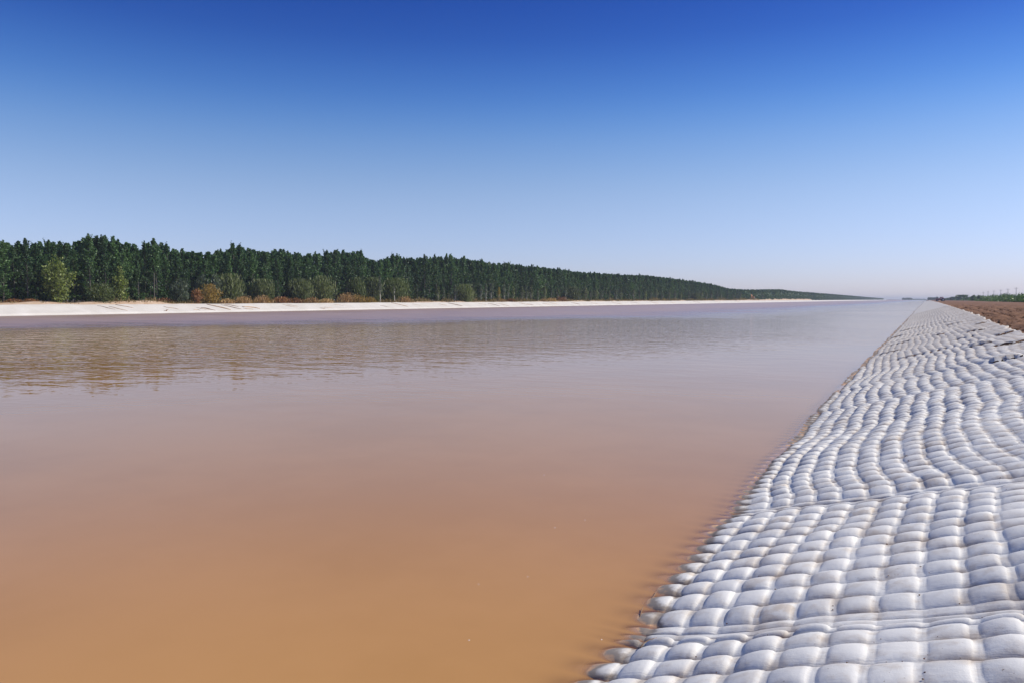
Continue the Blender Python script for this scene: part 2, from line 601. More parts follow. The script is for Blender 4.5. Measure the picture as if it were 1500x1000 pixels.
# ------------------------------------------------------------------ near bank: quilted concrete mattress
PX = 0.224
NCOL = 21
X_FIRST = XW - 2.5 * PX
FOLDS = [(4.66, 0.0, 1.0), (7.75, -0.03, 0.8), (11.4, 0.02, 0.35), (15.5, -0.05, 0.9), (20.2, 0.1, 0.5), (26.6, 0.5, 0.9), (33.0, 0.3, 0.6), (41.5, 0.8, 0.9), (52.0, 0.5, 0.7), (63.0, 0.5, 0.7), (76.0, 0.5, 0.7), (90.0, 0.5, 0.7), (106.0, 0.5, 0.7)]
rows = []
y = -2.0
fi = 0
fold_rows = {}
while y < 124.0:
    p = 0.262 + 0.018 * random.uniform(-1, 1)
    if fi < len(FOLDS) and y + p > FOLDS[fi][0] - 0.13:
        fy = FOLDS[fi][0]
        rows.append(y)
        y = fy - 0.115
        rows.append(y)
        fold_rows[len(rows) - 1] = FOLDS[fi][2]
        y += 0.10
        rows.append(y)
        fold_rows[len(rows) - 1] = FOLDS[fi][2] * 0.8
        y += 0.135
        fi += 1
        continue
    rows.append(y)
    y += p
rows.append(y)
rows = np.array(rows)
keep = np.concatenate([[True], np.diff(rows) > 0.05])
old = np.arange(len(rows))[keep]
remap = {o: n for n, o in enumerate(old)}
fold_rows = {remap[k]: v for k, v in fold_rows.items() if k in remap}
rows = rows[keep]
NROW = len(rows) - 1

# openings where the sheet has sagged apart: x0, x1, y, lift
SLITS = [(1.08, 1.80, 18.70, 0.10), (1.55, 2.30, 23.2, 0.07), (1.05, 1.66, 24.9, 0.09), (-0.9, 1.0, 27.2, 0.05), (0.9, 1.6, 30.5, 0.07),
         (-0.7, 0.3, 42.0, 0.06), (1.3, 2.0, 34.0, 0.07), (0.3, 0.9, 37.0, 0.06), (-1.7, -0.6, 32.0, 0.06), (-1.6, -0.4, 38.0, 0.06),
         (-1.9, -0.9, 47.0, 0.07), (0.9, 1.7, 46.0, 0.07), (-1.5, 0.0, 55.0, 0.07), (1.9, 2.4, 28.0, 0.06), (0.2, 1.2, 52.0, 0.07), (1.9, 2.4, 40.0, 0.06)]


def meander(X, Y):
    m = 0.035 * noise2(Y / 0.9, 0.4, 3) + 0.09 * noise2(Y / 2.6, 0.7, 4) + 0.06 * noise2(Y / 1.6, X / 1.1, 6)
    for k, (fy, tl, st) in enumerate(FOLDS):
        d = Y - fy
        sgn = 1 if k % 2 else -1
        m = m + sgn * 0.07 * st * np.exp(-np.abs(d) / 0.7) * np.sign(d) + 0.08 * st * sgn * np.exp(-(d / 0.8) ** 2)
    g = 0.15 + 0.85 * sstep(4.9, 8.5, Y)
    return m * g


def top_edge(Y):
    return 2.46 + 0.25 * sstep(25, 70, Y) + 0.09 * noise2(Y / 1.1, 1.5, 21) + 0.05 * noise2(Y / 0.4, 2.5, 22)


def surf_extra(X, Y):
    """broad sags, fold rolls and lifted lips"""
    h = (0.035 * noise2(X / 1.3, Y / 1.8, 11) + 0.016 * noise2(X / 0.5, Y / 0.8, 12)) * (0.25 + 0.75 * sstep(-1.7, -0.7, X))
    for fy, tl, st in FOLDS:
        d = Y - fy - tl * (X - 0.0)
        h = h - (0.018 + 0.018 * sstep(-1.6, -0.9, X)) * st * np.exp(-(d / 0.28) ** 2)
    for x0, x1, sy, a in SLITS:
        t = (X - x0) / (x1 - x0)
        lens = np.sqrt(np.clip(4 * t * (1 - t), 0, 1)) * (t > 0) * (t < 1)
        d = Y - sy - 0.15 * (X - x0) - 0.09 * noise2(X / 0.26, 0.5 + sy, 13)
        w = 0.5 + sy * 0.012
        h = h + a * lens * np.where(d > 0, np.exp(-np.clip(d, 0, 9) / w) * sstep(0, 0.03, d), -0.5 * np.exp(-np.clip(-d, 0, 9) / 0.12))
    return h


HRND = np.random.default_rng(99).uniform(-1, 1, (2, NROW + 2, NCOL + 4))


def pillow_row(j, n):
    """all cells of one row of the mattress: points (cells, (n+1)^2, 3) and the seam attribute"""
    ii = np.arange(NCOL + 2)[:, None, None]
    kn = [-1, -0.91, -0.835, -0.795, -0.73, -0.55, -0.2, 0.2, 0.55, 0.73, 0.80, 0.845, 1] if n >= 6 else [-1, -0.80, -0.72, -0.4, 0.0, 0.3, 0.75, 0.82, 1]
    a = np.interp(np.linspace(0, 1, n + 1), np.linspace(0, 1, len(kn)), kn)[None, None, :]
    b = np.linspace(-1, 1, n + 1)[None, :, None]
    b = np.sign(b) * np.abs(b) ** 0.75          # more rings near the seams
    A, B, I = np.broadcast_arrays(a, b, ii)
    u = I + 0.5 + A / 2
    v0, v1 = rows[j], rows[j + 1]
    Yr = (v0 + v1) / 2 + B * (v1 - v0) / 2
    X0 = X_FIRST + PX * u
    X = X0 + meander(X0, Yr) + 0.016 * HRND[0, j, 0] * (1 - np.abs(B) ** 4)
    tilt = np.interp(Yr, [f[0] for f in FOLDS], [f[1] for f in FOLDS])
    Y = Yr + 0.05 * noise2(X0 / 0.9, Yr / 1.1, 31) + tilt * (X0 * 0.9)
    fold = fold_rows.get(j, 0.0)
    amp = (0.049 + 0.008 * sstep(7.0, 14.0, Yr)) * (1 + 0.26 * HRND[0, j, I])
    flat = 1 - 0.72 * sstep(1.35, 2.1, X0) * sstep(9, 15, Yr)
    flat = flat * (1 - 0.45 * np.clip(noise2(X0 / 0.8, Yr / 1.3, 41), 0, 1))
    Bs = B + 0.12 * HRND[1, j, I] * (1 - B * B) * (1 - A * A)
    hr = np.clip(1 - np.abs(Bs) ** 2.2, 0, 1) ** 0.64
    # fullest on the upslope side, a long shoulder falling towards the water, a narrow tied neck between pillows
    As = A - 0.24 * (1 - A * A)
    ext = 0.83 - 0.05 * B * B + 0.03 * HRND[1, j, I]
    t = np.clip(1 - (np.abs(A) / ext), 0, 1)
    hc = 0.56 * (1 - (1 - t) ** np.where(A > 0, 9.0, 5.0)) ** 0.8 + 0.44 * np.clip(1 - As * As / (ext * ext), 0, 1)
    hc = hc * (t > 0)
    # the lowest pillows run on into the water as one rounded nose
    neck = 0.50 - 0.12 * sstep(7.0, 12.0, Yr)
    neck = neck + 0.30 * sstep(0.12, -0.02, X0 - xw(Yr))
    if fold:
        hc = hc * (1 - 0.8 * fold) + 0.35 * fold * (0.5 + 0.5 * noise2(X0 / 0.3, j, 51))
        hc = hc * (1 - np.abs(A) ** 6)
        amp = 0.045
    h = flat * hr * (0.049 * neck + amp * (1 - neck) * hc)
    if fold:
        h = h + 0.005 * fold * noise2(X0 / 0.5, Yr / 0.016, 52) * hr
    h = h + 0.0016 * noise2(X / 0.09, Y / 0.07, 61) * hr * hc + 0.004 * noise2(X / 0.21, Y / 0.17, 62) * hr
    h = h + surf_extra(X, Y)
    # the sheet ends at a ragged top edge and curls down into the soil
    te = top_edge(Y)
    over = np.clip(X - te, 0, None)
    X = np.minimum(X, te + 0.3 * over)
    Z = (X - xw(Y)) * SLOPE - 0.028 - over * 1.6
    nrm = math.sqrt(1 + SLOPE * SLOPE)
    P = np.stack([X - h * SLOPE / nrm, Y, Z + h / nrm], -1).reshape(NCOL + 2, -1, 3)
    seam = (1 - hr * (0.55 + 0.45 * hc)).reshape(NCOL + 2, -1)
    return P, seam


def bed_height(X, Y):
    """height of the mattress near the waterline, for the water's depth"""
    Yr = Y - 0.05 * noise2(X / 0.9, Y / 1.1, 31) - np.interp(Y, [f[0] for f in FOLDS], [f[1] for f in FOLDS]) * X * 0.9
    X0 = X - meander(X, Yr)
    j = np.clip(np.searchsorted(rows, Yr) - 1, 0, NROW - 1)
    B = np.clip((Yr - (rows[j] + rows[j + 1]) / 2) / ((rows[j + 1] - rows[j]) / 2), -1, 1)
    u = (X0 - X_FIRST) / PX
    A = (u - np.floor(u) - 0.5) * 2
    hr = np.clip(1 - np.abs(B) ** 2.2, 0, 1) ** 0.64
    ext = 0.83 - 0.05 * B * B
    t = np.clip(1 - np.abs(A) / ext, 0, 1)
    hc = (0.56 * (1 - (1 - t) ** 5.0) ** 0.8 + 0.44 * np.clip(1 - (A - 0.24 * (1 - A * A)) ** 2 / (ext * ext), 0, 1)) * (t > 0)
    neck = 0.50 - 0.12 * sstep(7.0, 12.0, Yr) + 0.30 * sstep(0.12, -0.02, X0 - xw(Yr))
    h = hr * (0.049 * neck + 0.052 * (1 - neck) * hc) + surf_extra(X, Y)
    return (X - xw(Y)) * SLOPE - 0.028 + h * 0.96


wx = np.concatenate([[-107.6, -80, -50, -25, -10, -5, -3.4, -2.8], np.arange(-2.45, -1.20, 0.022), [-1.1]])
wy = np.concatenate([[-120, -20, 0], np.arange(2.0, 30, 0.03), [32, 40, 60, 80, 130, 200, 500, 1500, 4000, 6000]])
WX, WY = np.meshgrid(wx, wy)
me = mesh_from('canal_water', np.stack([WX, WY, np.zeros_like(WX)], -1).reshape(-1, 3), grid_quads(len(wx), len(wy)), False)
fine = (WX > -2.6) & (WY > 1.5) & (WY < 31)
dpt = np.where(fine, -bed_height(np.clip(WX, -2.6, 0), np.clip(WY, 1.5, 31)), (xw(WY) - WX) * SLOPE + 0.0)
at = me.attributes.new('depth', 'FLOAT', 'POINT')
at.data.foreach_set('value', np.ascontiguousarray(np.clip(dpt, 0, 5), dtype=np.float32).ravel())
tag(obj('canal_water', me, M['water']), kind='structure')

cells = []
for j in range(NROW):
    for i in range(NCOL + 2):
        X = X_FIRST + PX * (i + 0.5)
        Y = (rows[j] + rows[j + 1]) / 2
        Z = (X - XW) * SLOPE
        area = 0.0
        if Y > 1.5:
            px, py, d = project((X, Y, Z))
            if d > 0.3 and -40 < px < 1540 and -40 < py < 1040 and Z > -0.03:
                area = FPX * FPX * PX * (rows[j + 1] - rows[j]) / d ** 3 * max(0.05, (HCAM - Z))
        cells.append((area, i, j))
cells.sort(reverse=True)
big = set((i, j) for a, i, j in cells[:300] if a > 0)

mattress = empty('concrete_mattress', (0.4, 12.0, 0.5))
tag(mattress, 'quilted white concrete mattress of rounded pillows lining the near sloping bank', 'bank lining')
org = np.array(mattress.location)
acc = {}


def add_tone(me, t):
    at = me.attributes.new('tone', 'FLOAT', 'POINT')
    at.data.foreach_set('value', np.ascontiguousarray(t, dtype=np.float32))


TONE = np.random.default_rng(123).random((NROW + 1, NCOL + 4))


def add_seam(me, s):
    at = me.attributes.new('seam', 'FLOAT', 'POINT')
    at.data.foreach_set('value', np.ascontiguousarray(s, dtype=np.float32))


big_rows = set(j for i, j in big)
for j in range(NROW):
    Y = rows[j]
    n = 8 if Y < 13 else (6 if Y < 28 else (4 if Y < 62 else 3))
    P, s = pillow_row(j, n)
    lo = [i for i in range(NCOL + 2) if (i, j) not in big]
    for i in lo:
        acc.setdefault(n, []).append((P[i], s[i], TONE[j, i]))
    if j in big_rows:
        P, s = pillow_row(j, 12)
        for i in range(NCOL + 2):
            if (i, j) in big:
                c = P[i].mean(0)
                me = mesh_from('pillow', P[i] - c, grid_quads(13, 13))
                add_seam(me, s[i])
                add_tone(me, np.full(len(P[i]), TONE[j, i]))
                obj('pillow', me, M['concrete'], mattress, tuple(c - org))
V, F, S, T = [], [], [], []
base = 0
for n, lst in acc.items():
    q = grid_quads(n + 1, n + 1)
    for P, s, tn in lst:
        T.append(np.full(len(P), tn))
        V.append(P)
        S.append(s)
        F.append(q + base)
        base += len(P)
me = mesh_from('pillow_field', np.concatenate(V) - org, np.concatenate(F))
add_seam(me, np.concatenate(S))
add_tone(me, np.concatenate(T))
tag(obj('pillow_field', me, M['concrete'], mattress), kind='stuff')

# the lining goes on beyond the last pillows that can be told apart
yy = np.concatenate([np.arange(123.0, 150, 0.45), np.arange(150, 300, 2.0), np.arange(300, 900, 12.0)])
xx = np.linspace(X_FIRST, 2.9, 64)
XX, YY = np.meshgrid(xx, yy)
te = top_edge(YY)
over = np.clip(XX - te, 0, None)
ph = (XX - X_FIRST) / PX
hh = 0.04 * np.abs(np.sin(math.pi * ph)) * (0.6 + 0.4 * noise2(XX / 0.3, YY / 0.5, 71)) + 0.05 * noise2(XX / 1.2, YY / 2.5, 72)
XX2 = np.minimum(XX, te + 0.3 * over)
ZZ = (XX2 - xw(YY)) * SLOPE - 0.028 - over * 1.6 + hh
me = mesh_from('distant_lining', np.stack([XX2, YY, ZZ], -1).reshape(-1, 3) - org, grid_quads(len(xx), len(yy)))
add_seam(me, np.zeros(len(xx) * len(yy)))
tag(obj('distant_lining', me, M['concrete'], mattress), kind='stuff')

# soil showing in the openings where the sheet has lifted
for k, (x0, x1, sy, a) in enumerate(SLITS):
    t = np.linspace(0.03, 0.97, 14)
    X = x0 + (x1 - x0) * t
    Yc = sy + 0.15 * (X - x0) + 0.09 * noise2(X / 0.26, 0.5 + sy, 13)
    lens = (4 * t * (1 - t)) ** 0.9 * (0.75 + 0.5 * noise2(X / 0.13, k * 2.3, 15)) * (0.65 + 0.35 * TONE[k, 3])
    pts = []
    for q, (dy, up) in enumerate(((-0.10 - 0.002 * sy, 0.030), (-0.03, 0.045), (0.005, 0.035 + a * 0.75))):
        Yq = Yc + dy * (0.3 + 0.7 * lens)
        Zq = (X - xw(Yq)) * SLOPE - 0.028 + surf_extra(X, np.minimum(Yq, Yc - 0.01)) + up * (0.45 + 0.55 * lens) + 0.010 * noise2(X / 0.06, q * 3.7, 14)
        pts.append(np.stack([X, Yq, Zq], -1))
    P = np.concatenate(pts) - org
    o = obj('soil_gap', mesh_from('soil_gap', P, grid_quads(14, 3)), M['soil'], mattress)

# ------------------------------------------------------------------ bare tilled soil behind the near bank
yy = np.concatenate([np.arange(2, 14, 0.25), np.arange(14, 60, 0.12), np.arange(60, 140, 0.4), np.arange(140, 700, 4.0)])
xx = np.concatenate([np.arange(2.05, 6.0, 0.085), np.arange(6.0, 13, 0.25), np.arange(13, 34, 1.0)])
XX, YY = np.meshgrid(xx, yy)
sl = (XX - xw(YY)) * SLOPE
lvl = np.minimum(sl - 0.07, ZR + 0.02 + 0.004 * (XX - 2.5))
edge = sstep(2.45, 3.1, XX)
cl = 0.17 * fbm(XX / 0.55, YY / 0.8, 81, 4) + 0.09 * np.abs(fbm(XX / 0.28, YY / 0.45, 82, 3)) - 0.02
fur = 0.085 * np.sin((XX - 0.018 * YY + 0.5 * noise2(XX / 3, YY / 9, 83)) * 5.2) * (0.4 + 0.6 * noise2(XX / 2, YY / 6, 84))
near = sstep(400, 60, YY)
ZZ = lvl + edge * (cl + fur) * (0.35 + 0.65 * near) + 0.07 * edge * np.exp(-((XX - 2.95 - 0.2 * noise2(YY / 1.4, 0.5, 85)) / 0.3) ** 2)
tag(obj('tilled_soil', mesh_from('tilled_soil', np.stack([XX, YY, ZZ], -1).reshape(-1, 3), grid_quads(len(xx), len(yy))), M['soil']), kind='structure')


def clods(name, n, xr, yr, zfun, size, m, seed, label=None):
    r = np.random.default_rng(seed)
    X = r.uniform(*xr, n)
    Yv = yr[0] + (yr[1] - yr[0]) * r.random(n) ** 1.8
    dirs = np.array([(1, 0, 0), (-1, 0, 0), (0, 1, 0), (0, -1, 0), (0, 0, 1), (0, 0, -1)], float)
    tri = np.array([(0, 2, 4), (2, 1, 4), (1, 3, 4), (3, 0, 4), (2, 0, 5), (1, 2, 5), (3, 1, 5), (0, 3, 5)])
    s = size[0] * (size[1] / size[0]) ** (r.random(n) ** 2)
    jit = 1 + 0.45 * (r.random((n, 6, 1)) - 0.5)
    ang = r.random(n) * 6.28
    d = dirs[None] * jit * s[:, None, None]
    d[:, :, 2] *= 0.65
    ca, sa = np.cos(ang)[:, None], np.sin(ang)[:, None]
    dx = d[:, :, 0] * ca - d[:, :, 1] * sa
    dy = d[:, :, 0] * sa + d[:, :, 1] * ca
    Zb = zfun(X, Yv) + s * 0.25
    P = np.stack([X[:, None] + dx, Yv[:, None] + dy, Zb[:, None] + d[:, :, 2]], -1).reshape(-1, 3)
    Fq = (tri[None] + 6 * np.arange(n)[:, None, None]).reshape(-1, 3)
    return obj(name, mesh_from(name, P, Fq, False), m)


def soil_z(X, Y):
    return np.minimum((X - xw(Y)) * SLOPE - 0.07, ZR + 0.02) + 0.02


o = clods('soil_clods', 5200, (2.55, 9.0), (10, 110), soil_z, (0.02, 0.11), M['soil'], 5)
tag(o, 'loose brown clods scattered over the tilled soil', 'soil', kind='stuff')
o = clods('soil_crumbs', 1500, (-1.3, 2.3), (3.2, 26), lambda X, Y: (X - xw(Y)) * SLOPE + surf_extra(X, Y) - 0.010, (0.003, 0.009), M['soil'], 9)
tag(o, 'dark soil crumbs strewn in the seams of the near lining', 'soil', kind='stuff')

# ------------------------------------------------------------------ far bank lining
far = empty('far_bank_lining', (XFW - 2.5, 150, 0.7))
tag(far, 'smooth white concrete lining of the far bank below the trees', 'bank lining')
forg = np.array(far.location)
yy = np.concatenate([np.arange(0, 260, 0.7), np.arange(260, 600, 2.5), np.arange(600, 2600, 20.0)])
tt = np.array([-0.12, 0.0, 0.10, 0.12, 0.16, 0.25, 0.4, 0.55, 0.7, 0.85, 0.96, 1.0, 1.04])
TT, YY = np.meshgrid(tt, yy)
XX = XFW + (XFT - XFW) * TT
zt = ZFT * TT + 0.07 * (TT > 0.11) * (TT < 0.99) + 0.035 * noise2(TT * 5, YY / 2.2, 91) * (TT > 0.11) + 0.05 * noise2(0.5, YY / 9.0, 92) * sstep(0.7, 1.0, TT)
zt = np.where(TT > 1.0, ZFT - 0.35, zt)
me = mesh_from('slab', np.stack([XX, YY, zt], -1).reshape(-1, 3) - forg, grid_quads(len(tt), len(yy)))
obj('slab', me, M['far_concrete'], far)


def far_pt(t, Y, lift=0.0):
    return (XFW + (XFT - XFW) * t - forg[0] + lift * 0.28, Y - forg[1], ZFT * t + 0.07 + lift - forg[2])


# creases and dirty washouts on the far slope: picture column, slant, start and end up the slope, thickness
CREASE = [(158, 1.6, .8, .45, .05), (172, -1.5, .25, .75, .06), (190, 1.8, .9, .55, .05), (236, 1.2, .2, .3, .05), (250, 1.7, .7, .35, .04), (281, 1.0, .3, .2, .05),
          (300, 1.6, .5, .2, .07), (293, -1.6, .2, .55, .05), (322, 2.4, .85, .2, .13), (340, 2.2, .8, .25, .06), (357, 1.6, .4, .2, .05), (366, 3.0, .6, .3, .12), (345, 2.0, .85, .6, .05),
          (426, 2.0, .75, .4, .06), (433, 1.6, .8, .5, .04), (466, 1.4, .25, .2, .07), (476, 1.8, .4, .2, .05), (500, 1.6, .8, .5, .04), (560, 1.6, .5, .3, .04), (588, 2.8, .9, .35, .10),
          (612, 1.6, .7, .4, .04), (668, 3.0, .8, .25, .10), (650, 1.8, .7, .4, .05), (708, 2.4, .7, .4, .05), (722, 2.6, .7, .2, .07), (735, 3.0, .7, .2, .07), (768, 3.4, .7, .3, .09),
          (775, 2.6, .5, .3, .07), (800, 3.0, .6, .3, .06), (812, 3.6, .7, .3, .06), (843, 4.0, .7, .3, .07), (870, 4.0, .6, .3, .07), (902, 5.0, .7, .2, .08), (930, 5.0, .7, .3, .07),
          (958, 6.0, .7, .2, .08), (985, 6.0, .6, .3, .07), (1020, 7.0, .7, .3, .09), (1050, 8.0, .6, .3, .09), (1080, 9.0, .7, .3, .1)]
for k, (px, dy, t0, t1, th) in enumerate(CREASE):
    Y0 = y_on_lane(px, XFW - 2.5)
    s = Soup()
    n = 7
    pts, rad = [], []
    for q in range(n):
        f = q / (n - 1)
        pts.append(far_pt(t0 + (t1 - t0) * f + 0.03 * math.sin(f * 5 + k), Y0 + dy * (f - 0.5) + 0.12 * math.sin(f * 7 + k * 2), 0.01))
        rad.append(1.4 * th * (0.25 + 0.75 * math.sin(math.pi * (0.1 + 0.8 * f))))
    s.tube(pts, rad, 6)
    s.build('crease', M['sand'] if k % 3 else M['soil'], far, True)

# low earth berms behind the far lining
yy = np.concatenate([np.arange(0, 300, 0.6), np.arange(300, 900, 3.0)])
xx = np.array([0, 0.4, 0.9, 1.5, 2.2, 3.0, 4.0, 5.2, 6.5])
PXC = np.array([CX + FPX * (((-113 * RT[0]) + yv * RT[1]) / ((-113 * FW[0]) + yv * FW[1])) for yv in yy])
amt = np.interp(PXC, [0, 240, 262, 300, 480, 560, 640, 680, 700, 780, 830, 1000, 1060, 1160, 1300],
                [0.62, 0.60, 0.35, 0.12, 0.12, 0.2, 0.40, 0.40, 0.25, 0.25, 0.5, 0.4, 0.7, 1.5, 1.0])
XX, YY = np.meshgrid(xx, yy)
bell = np.exp(-((XX - 2.0) / 1.35) ** 2)
ZZ = ZFT - 0.12 + (amt[:, None] * (0.85 + 0.5 * noise2(0.3, YY / 4.5, 95)) + 0.05 * noise2(XX / 0.6, YY / 0.8, 96)) * bell
ZZ = np.where(XX < 0.05, ZFT - 0.3, ZZ)
ZZ = np.where(XX > 6.0, ZFT - 0.25, ZZ)
tag(obj('earth_berm', mesh_from('earth_berm', np.stack([XFT - 0.15 - XX, YY, ZZ], -1).reshape(-1, 3), grid_quads(len(xx), len(yy))), M['sand']), kind='structure')


# ------------------------------------------------------------------ vegetation builders
def leaf_quads(C, size, r, aspect=1.0, axis=None, axis_w=0.0):
    n = len(C)
    a = r.normal(size=(n, 3))
    if axis is not None:
        a = a * (1 - axis_w) + axis * axis_w * 1.7
    a /= np.linalg.norm(a, axis=1, keepdims=True) + 1e-9
    b = r.normal(size=(n, 3))
    b -= (b * a).sum(1, keepdims=True) * a
    b /= np.linalg.norm(b, axis=1, keepdims=True) + 1e-9
    s = size * (0.6 + 0.8 * r.random((n, 1)))
    la, lb = a * s * aspect, b * s * 0.62
    P = np.stack([C - la, C + lb * 0.9 - la * 0.1, C + la, C - lb * 0.9 - la * 0.1], 1)
    return P.reshape(-1, 3)


def quads_of(n):
    return np.arange(4 * n, dtype=np.int32).reshape(-1, 4)


def poplar_parts(seed, H=11.0, n_leaf=2600, size=0.20, rad=1.5, bare=0.09):
    """an upright plantation poplar: ascending branches carrying leaf clumps"""
    r = np.random.default_rng(seed)
    s = Soup()
    lean = r.normal(0, 0.012, 2)
    tp = [(lean[0] * z, lean[1] * z, z) for z in np.linspace(0, H * 0.97, 9)]
    s.tube(tp, list(np.linspace(0.13, 0.015, 9)), 6)
    nb = 52
    C, Ax = [], []
    per = n_leaf // nb
    for k in range(nb):
        f = bare + (0.97 - bare) * ((k + r.random()) / nb)
        z0 = f * H
        prof_r = rad * (min(1.0, 0.55 + f * 1.8)) * (1 - max(0, f - 0.40) / 0.64) ** 1.05 * r.uniform(0.7, 1.2)
        prof_r = max(prof_r, 0.25)
        az = r.random() * 6.283
        el = math.radians(r.uniform(62, 80) if f > 0.72 else (r.uniform(42, 68) if f > 0.25 else r.uniform(5, 45)))
        L = prof_r / math.cos(el)
        L = min(L, (H * r.uniform(0.86, 1.04) - z0) / max(0.2, math.sin(el))) if f > 0.5 else L
        L = max(L, 0.3)
        d = np.array([math.cos(az) * math.cos(el), math.sin(az) * math.cos(el), math.sin(el)])
        p0 = np.array([lean[0] * z0, lean[1] * z0, z0])
        p1 = p0 + d * L
        s.tube([p0, p0 + d * L * 0.55, p1], [0.03, 0.02, 0.006], 3, False)
        t = 0.2 + 0.85 * r.random((per, 1)) ** 0.7
        c = p0 + d * L * t + r.normal(0, 1, (per, 3)) * (0.10 + 0.10 * (1 - f)) * (1.25 - 0.6 * t)
        C.append(c)
    ld = r.random((max(12, n_leaf // 26), 1))                     # leafy leader
    C.append(np.array([lean[0] * H, lean[1] * H, 0]) + np.concatenate([r.normal(0, 1, (len(ld), 2)) * (0.05 + 0.16 * (1 - ld)), H * (0.84 + 0.19 * ld)], 1))
    C = np.concatenate(C)
    C[:, 2] = np.maximum(C[:, 2], 0.35)
    P = leaf_quads(C, size, r)
    return s.mesh('trunk', True), mesh_from('crown', P, quads_of(len(C)), False), C


def shrub(name, label, px, top_y, width_px, lane, leaf, bark, n=1500, size=0.16, aspect=1.6, up=0.6, cat='shrub', zb=1.5, group=None, seed=0, shape='round', stems=12):
    Y = y_on_lane(px, lane)
    d = depth_at(lane, Y)
    ztop = HCAM + (439.0 - top_y) * d / FPX
    H = max(0.6, ztop - zb)
    W = width_px * d / FPX / 2
    r = np.random.default_rng(1000 + seed)
    root = empty(name, (lane, Y, zb))
    s = Soup()
    C, Ax = [], []
    per = n // stems
    for k in range(stems):
        az = 6.283 * (k + r.random()) / stems
        q = (0.15 + 0.85 * r.random()) if k else 0.05
        if shape == 'round':
            tip = np.array([math.cos(az) * W * q * 0.92, math.sin(az) * W * q * 0.92, H * (1 - 0.45 * q ** 2.2) * r.uniform(0.86, 1.0)])
        else:
            tip = np.array([math.cos(az) * W * q * 0.8, math.sin(az) * W * q * 0.8, H * (1 - 0.30 * q) * r.uniform(0.80, 1.0)])
        if k == 0:
            tip[2] = H * 0.99
        mid = tip * np.array([0.75, 0.75, 0.5])
        p0 = np.array([math.cos(az) * 0.12, math.sin(az) * 0.12, -0.05])
        s.tube([p0, mid, tip], [0.035, 0.022, 0.005], 4, False)
        t = r.random((per, 1)) ** 0.75
        t = 0.06 + 0.96 * t
        c = (1 - t) ** 2 * p0 + 2 * t * (1 - t) * mid + t * t * tip
        sp = (0.34 if shape == 'round' else 0.22) * W
        c = c + r.normal(0, 1, (per, 3)) * sp * (0.35 + 0.65 * np.sin(np.pi * np.clip(t, 0, 1) * 0.8 + 0.2))
        C.append(c)
        dirv = tip - mid
        dirv = dirv / np.linalg.norm(dirv)
        Ax.append(np.repeat(dirv[None], per, 0))
    C = np.concatenate(C)
    C[:, 2] = np.clip(np.abs(C[:, 2]), 0.05, H)
    P = leaf_quads(C, size, r, aspect, np.concatenate(Ax), up)
    s.build('stem', bark, root, True)
    obj('foliage', mesh_from('foliage', P, quads_of(len(C)), False), leaf, root)
    tag(root, label, cat, group)
    return root


# ------------------------------------------------------------------ the poplar plantation on the far bank
SKYLINE = [(-300, 352), (0, 357), (50, 357), (92, 356), (112, 356), (130, 348), (165, 350), (185, 356), (205, 363), (228, 354), (250, 366), (300, 371), (335, 365), (345, 362), (370, 366), (395, 370), (410, 367),
           (440, 373), (470, 373), (500, 369), (528, 370), (540, 380), (550, 384), (575, 377), (610, 380), (655, 377), (700, 384), (750, 389), (800, 394), (850, 400), (900, 403), (950, 405),
           (1000, 411), (1040, 417), (1056, 421), (1068, 424), (1100, 425.3), (1143, 425), (1160, 427), (1200, 430), (1240, 433), (1280, 436.3), (1310, 438.2), (1330, 438.4)]
SKX, SKY = zip(*SKYLINE)
PROTO = []
NV = 8
for v in range(NV):
    tm, cm, _ = poplar_parts(300 + v, 11.0, 3300, 0.155, 1.42 + 0.12 * (v % 3), 0.05 + 0.03 * (v % 3))
    PROTO.append((tm, cm))
    tm.materials.append(M['bark'])
    cm.materials.append(M['poplar'])


def tree_height(X, Y, jit):
    px, _, d = project((X, Y, 2.0))
    zt = HCAM + (439.0 - np.interp(px, SKX, SKY)) * d / FPX
    return float(np.clip((zt - 1.4) * jit, 3.0, 15.0)), px, d


cand = []
ROWX = [-119.0 - 3.1 * k for k in range(11)]
for k, X in enumerate(ROWX):
    Y = 24.0
    step = 3.1 if k < 3 else 3.4
    while Y < 900:
        cand.append((k, X + random.uniform(-0.5, 0.5), Y + random.uniform(-0.6, 0.6)))
        Y += step * (1.0 if Y < 420 else 1.35)
named, rest = [], []
for k, X, Y in cand:
    px, _, d = project((X, Y, 4.0))
    if -25 < px and Y < 900:
        score = (1.0 / d) * (1.0 if k == 0 else (0.62 if k == 1 else (0.5 if k == 2 else 0.2)))
    else:
        score = 0.0
    named.append((score, k, X, Y))
named.sort(reverse=True)
rest = [t[1:] for t in named[294:]]
named = [t[1:] for t in named[:294]]
GRP = 'plantation poplars'
ZONES = [(60, 'left of the big yellow green sapling'), (110, 'behind the big yellow green sapling'), (164, 'behind the low round green bush'), (195, 'behind the narrow yellow green sapling'),
         (255, 'around the slender bare trunked poplar'), (322, 'behind the rust and golden bushes'), (362, 'behind the dome shaped willow'), (415, 'behind the willow over dry weeds'),
         (490, 'behind the twin dark willows'), (538, 'behind the golden weed mound'), (605, 'behind the pale thin trunk'), (665, 'right of the willow group'), (700, 'behind the lone round olive shrub'),
         (765, 'behind the golden yellow sapling'), (815, 'left of the pinkish weed heap'), (860, 'behind the rusty weed heap'), (950, 'along the middle of the sapling row'), (9999, 'towards the excavator')]
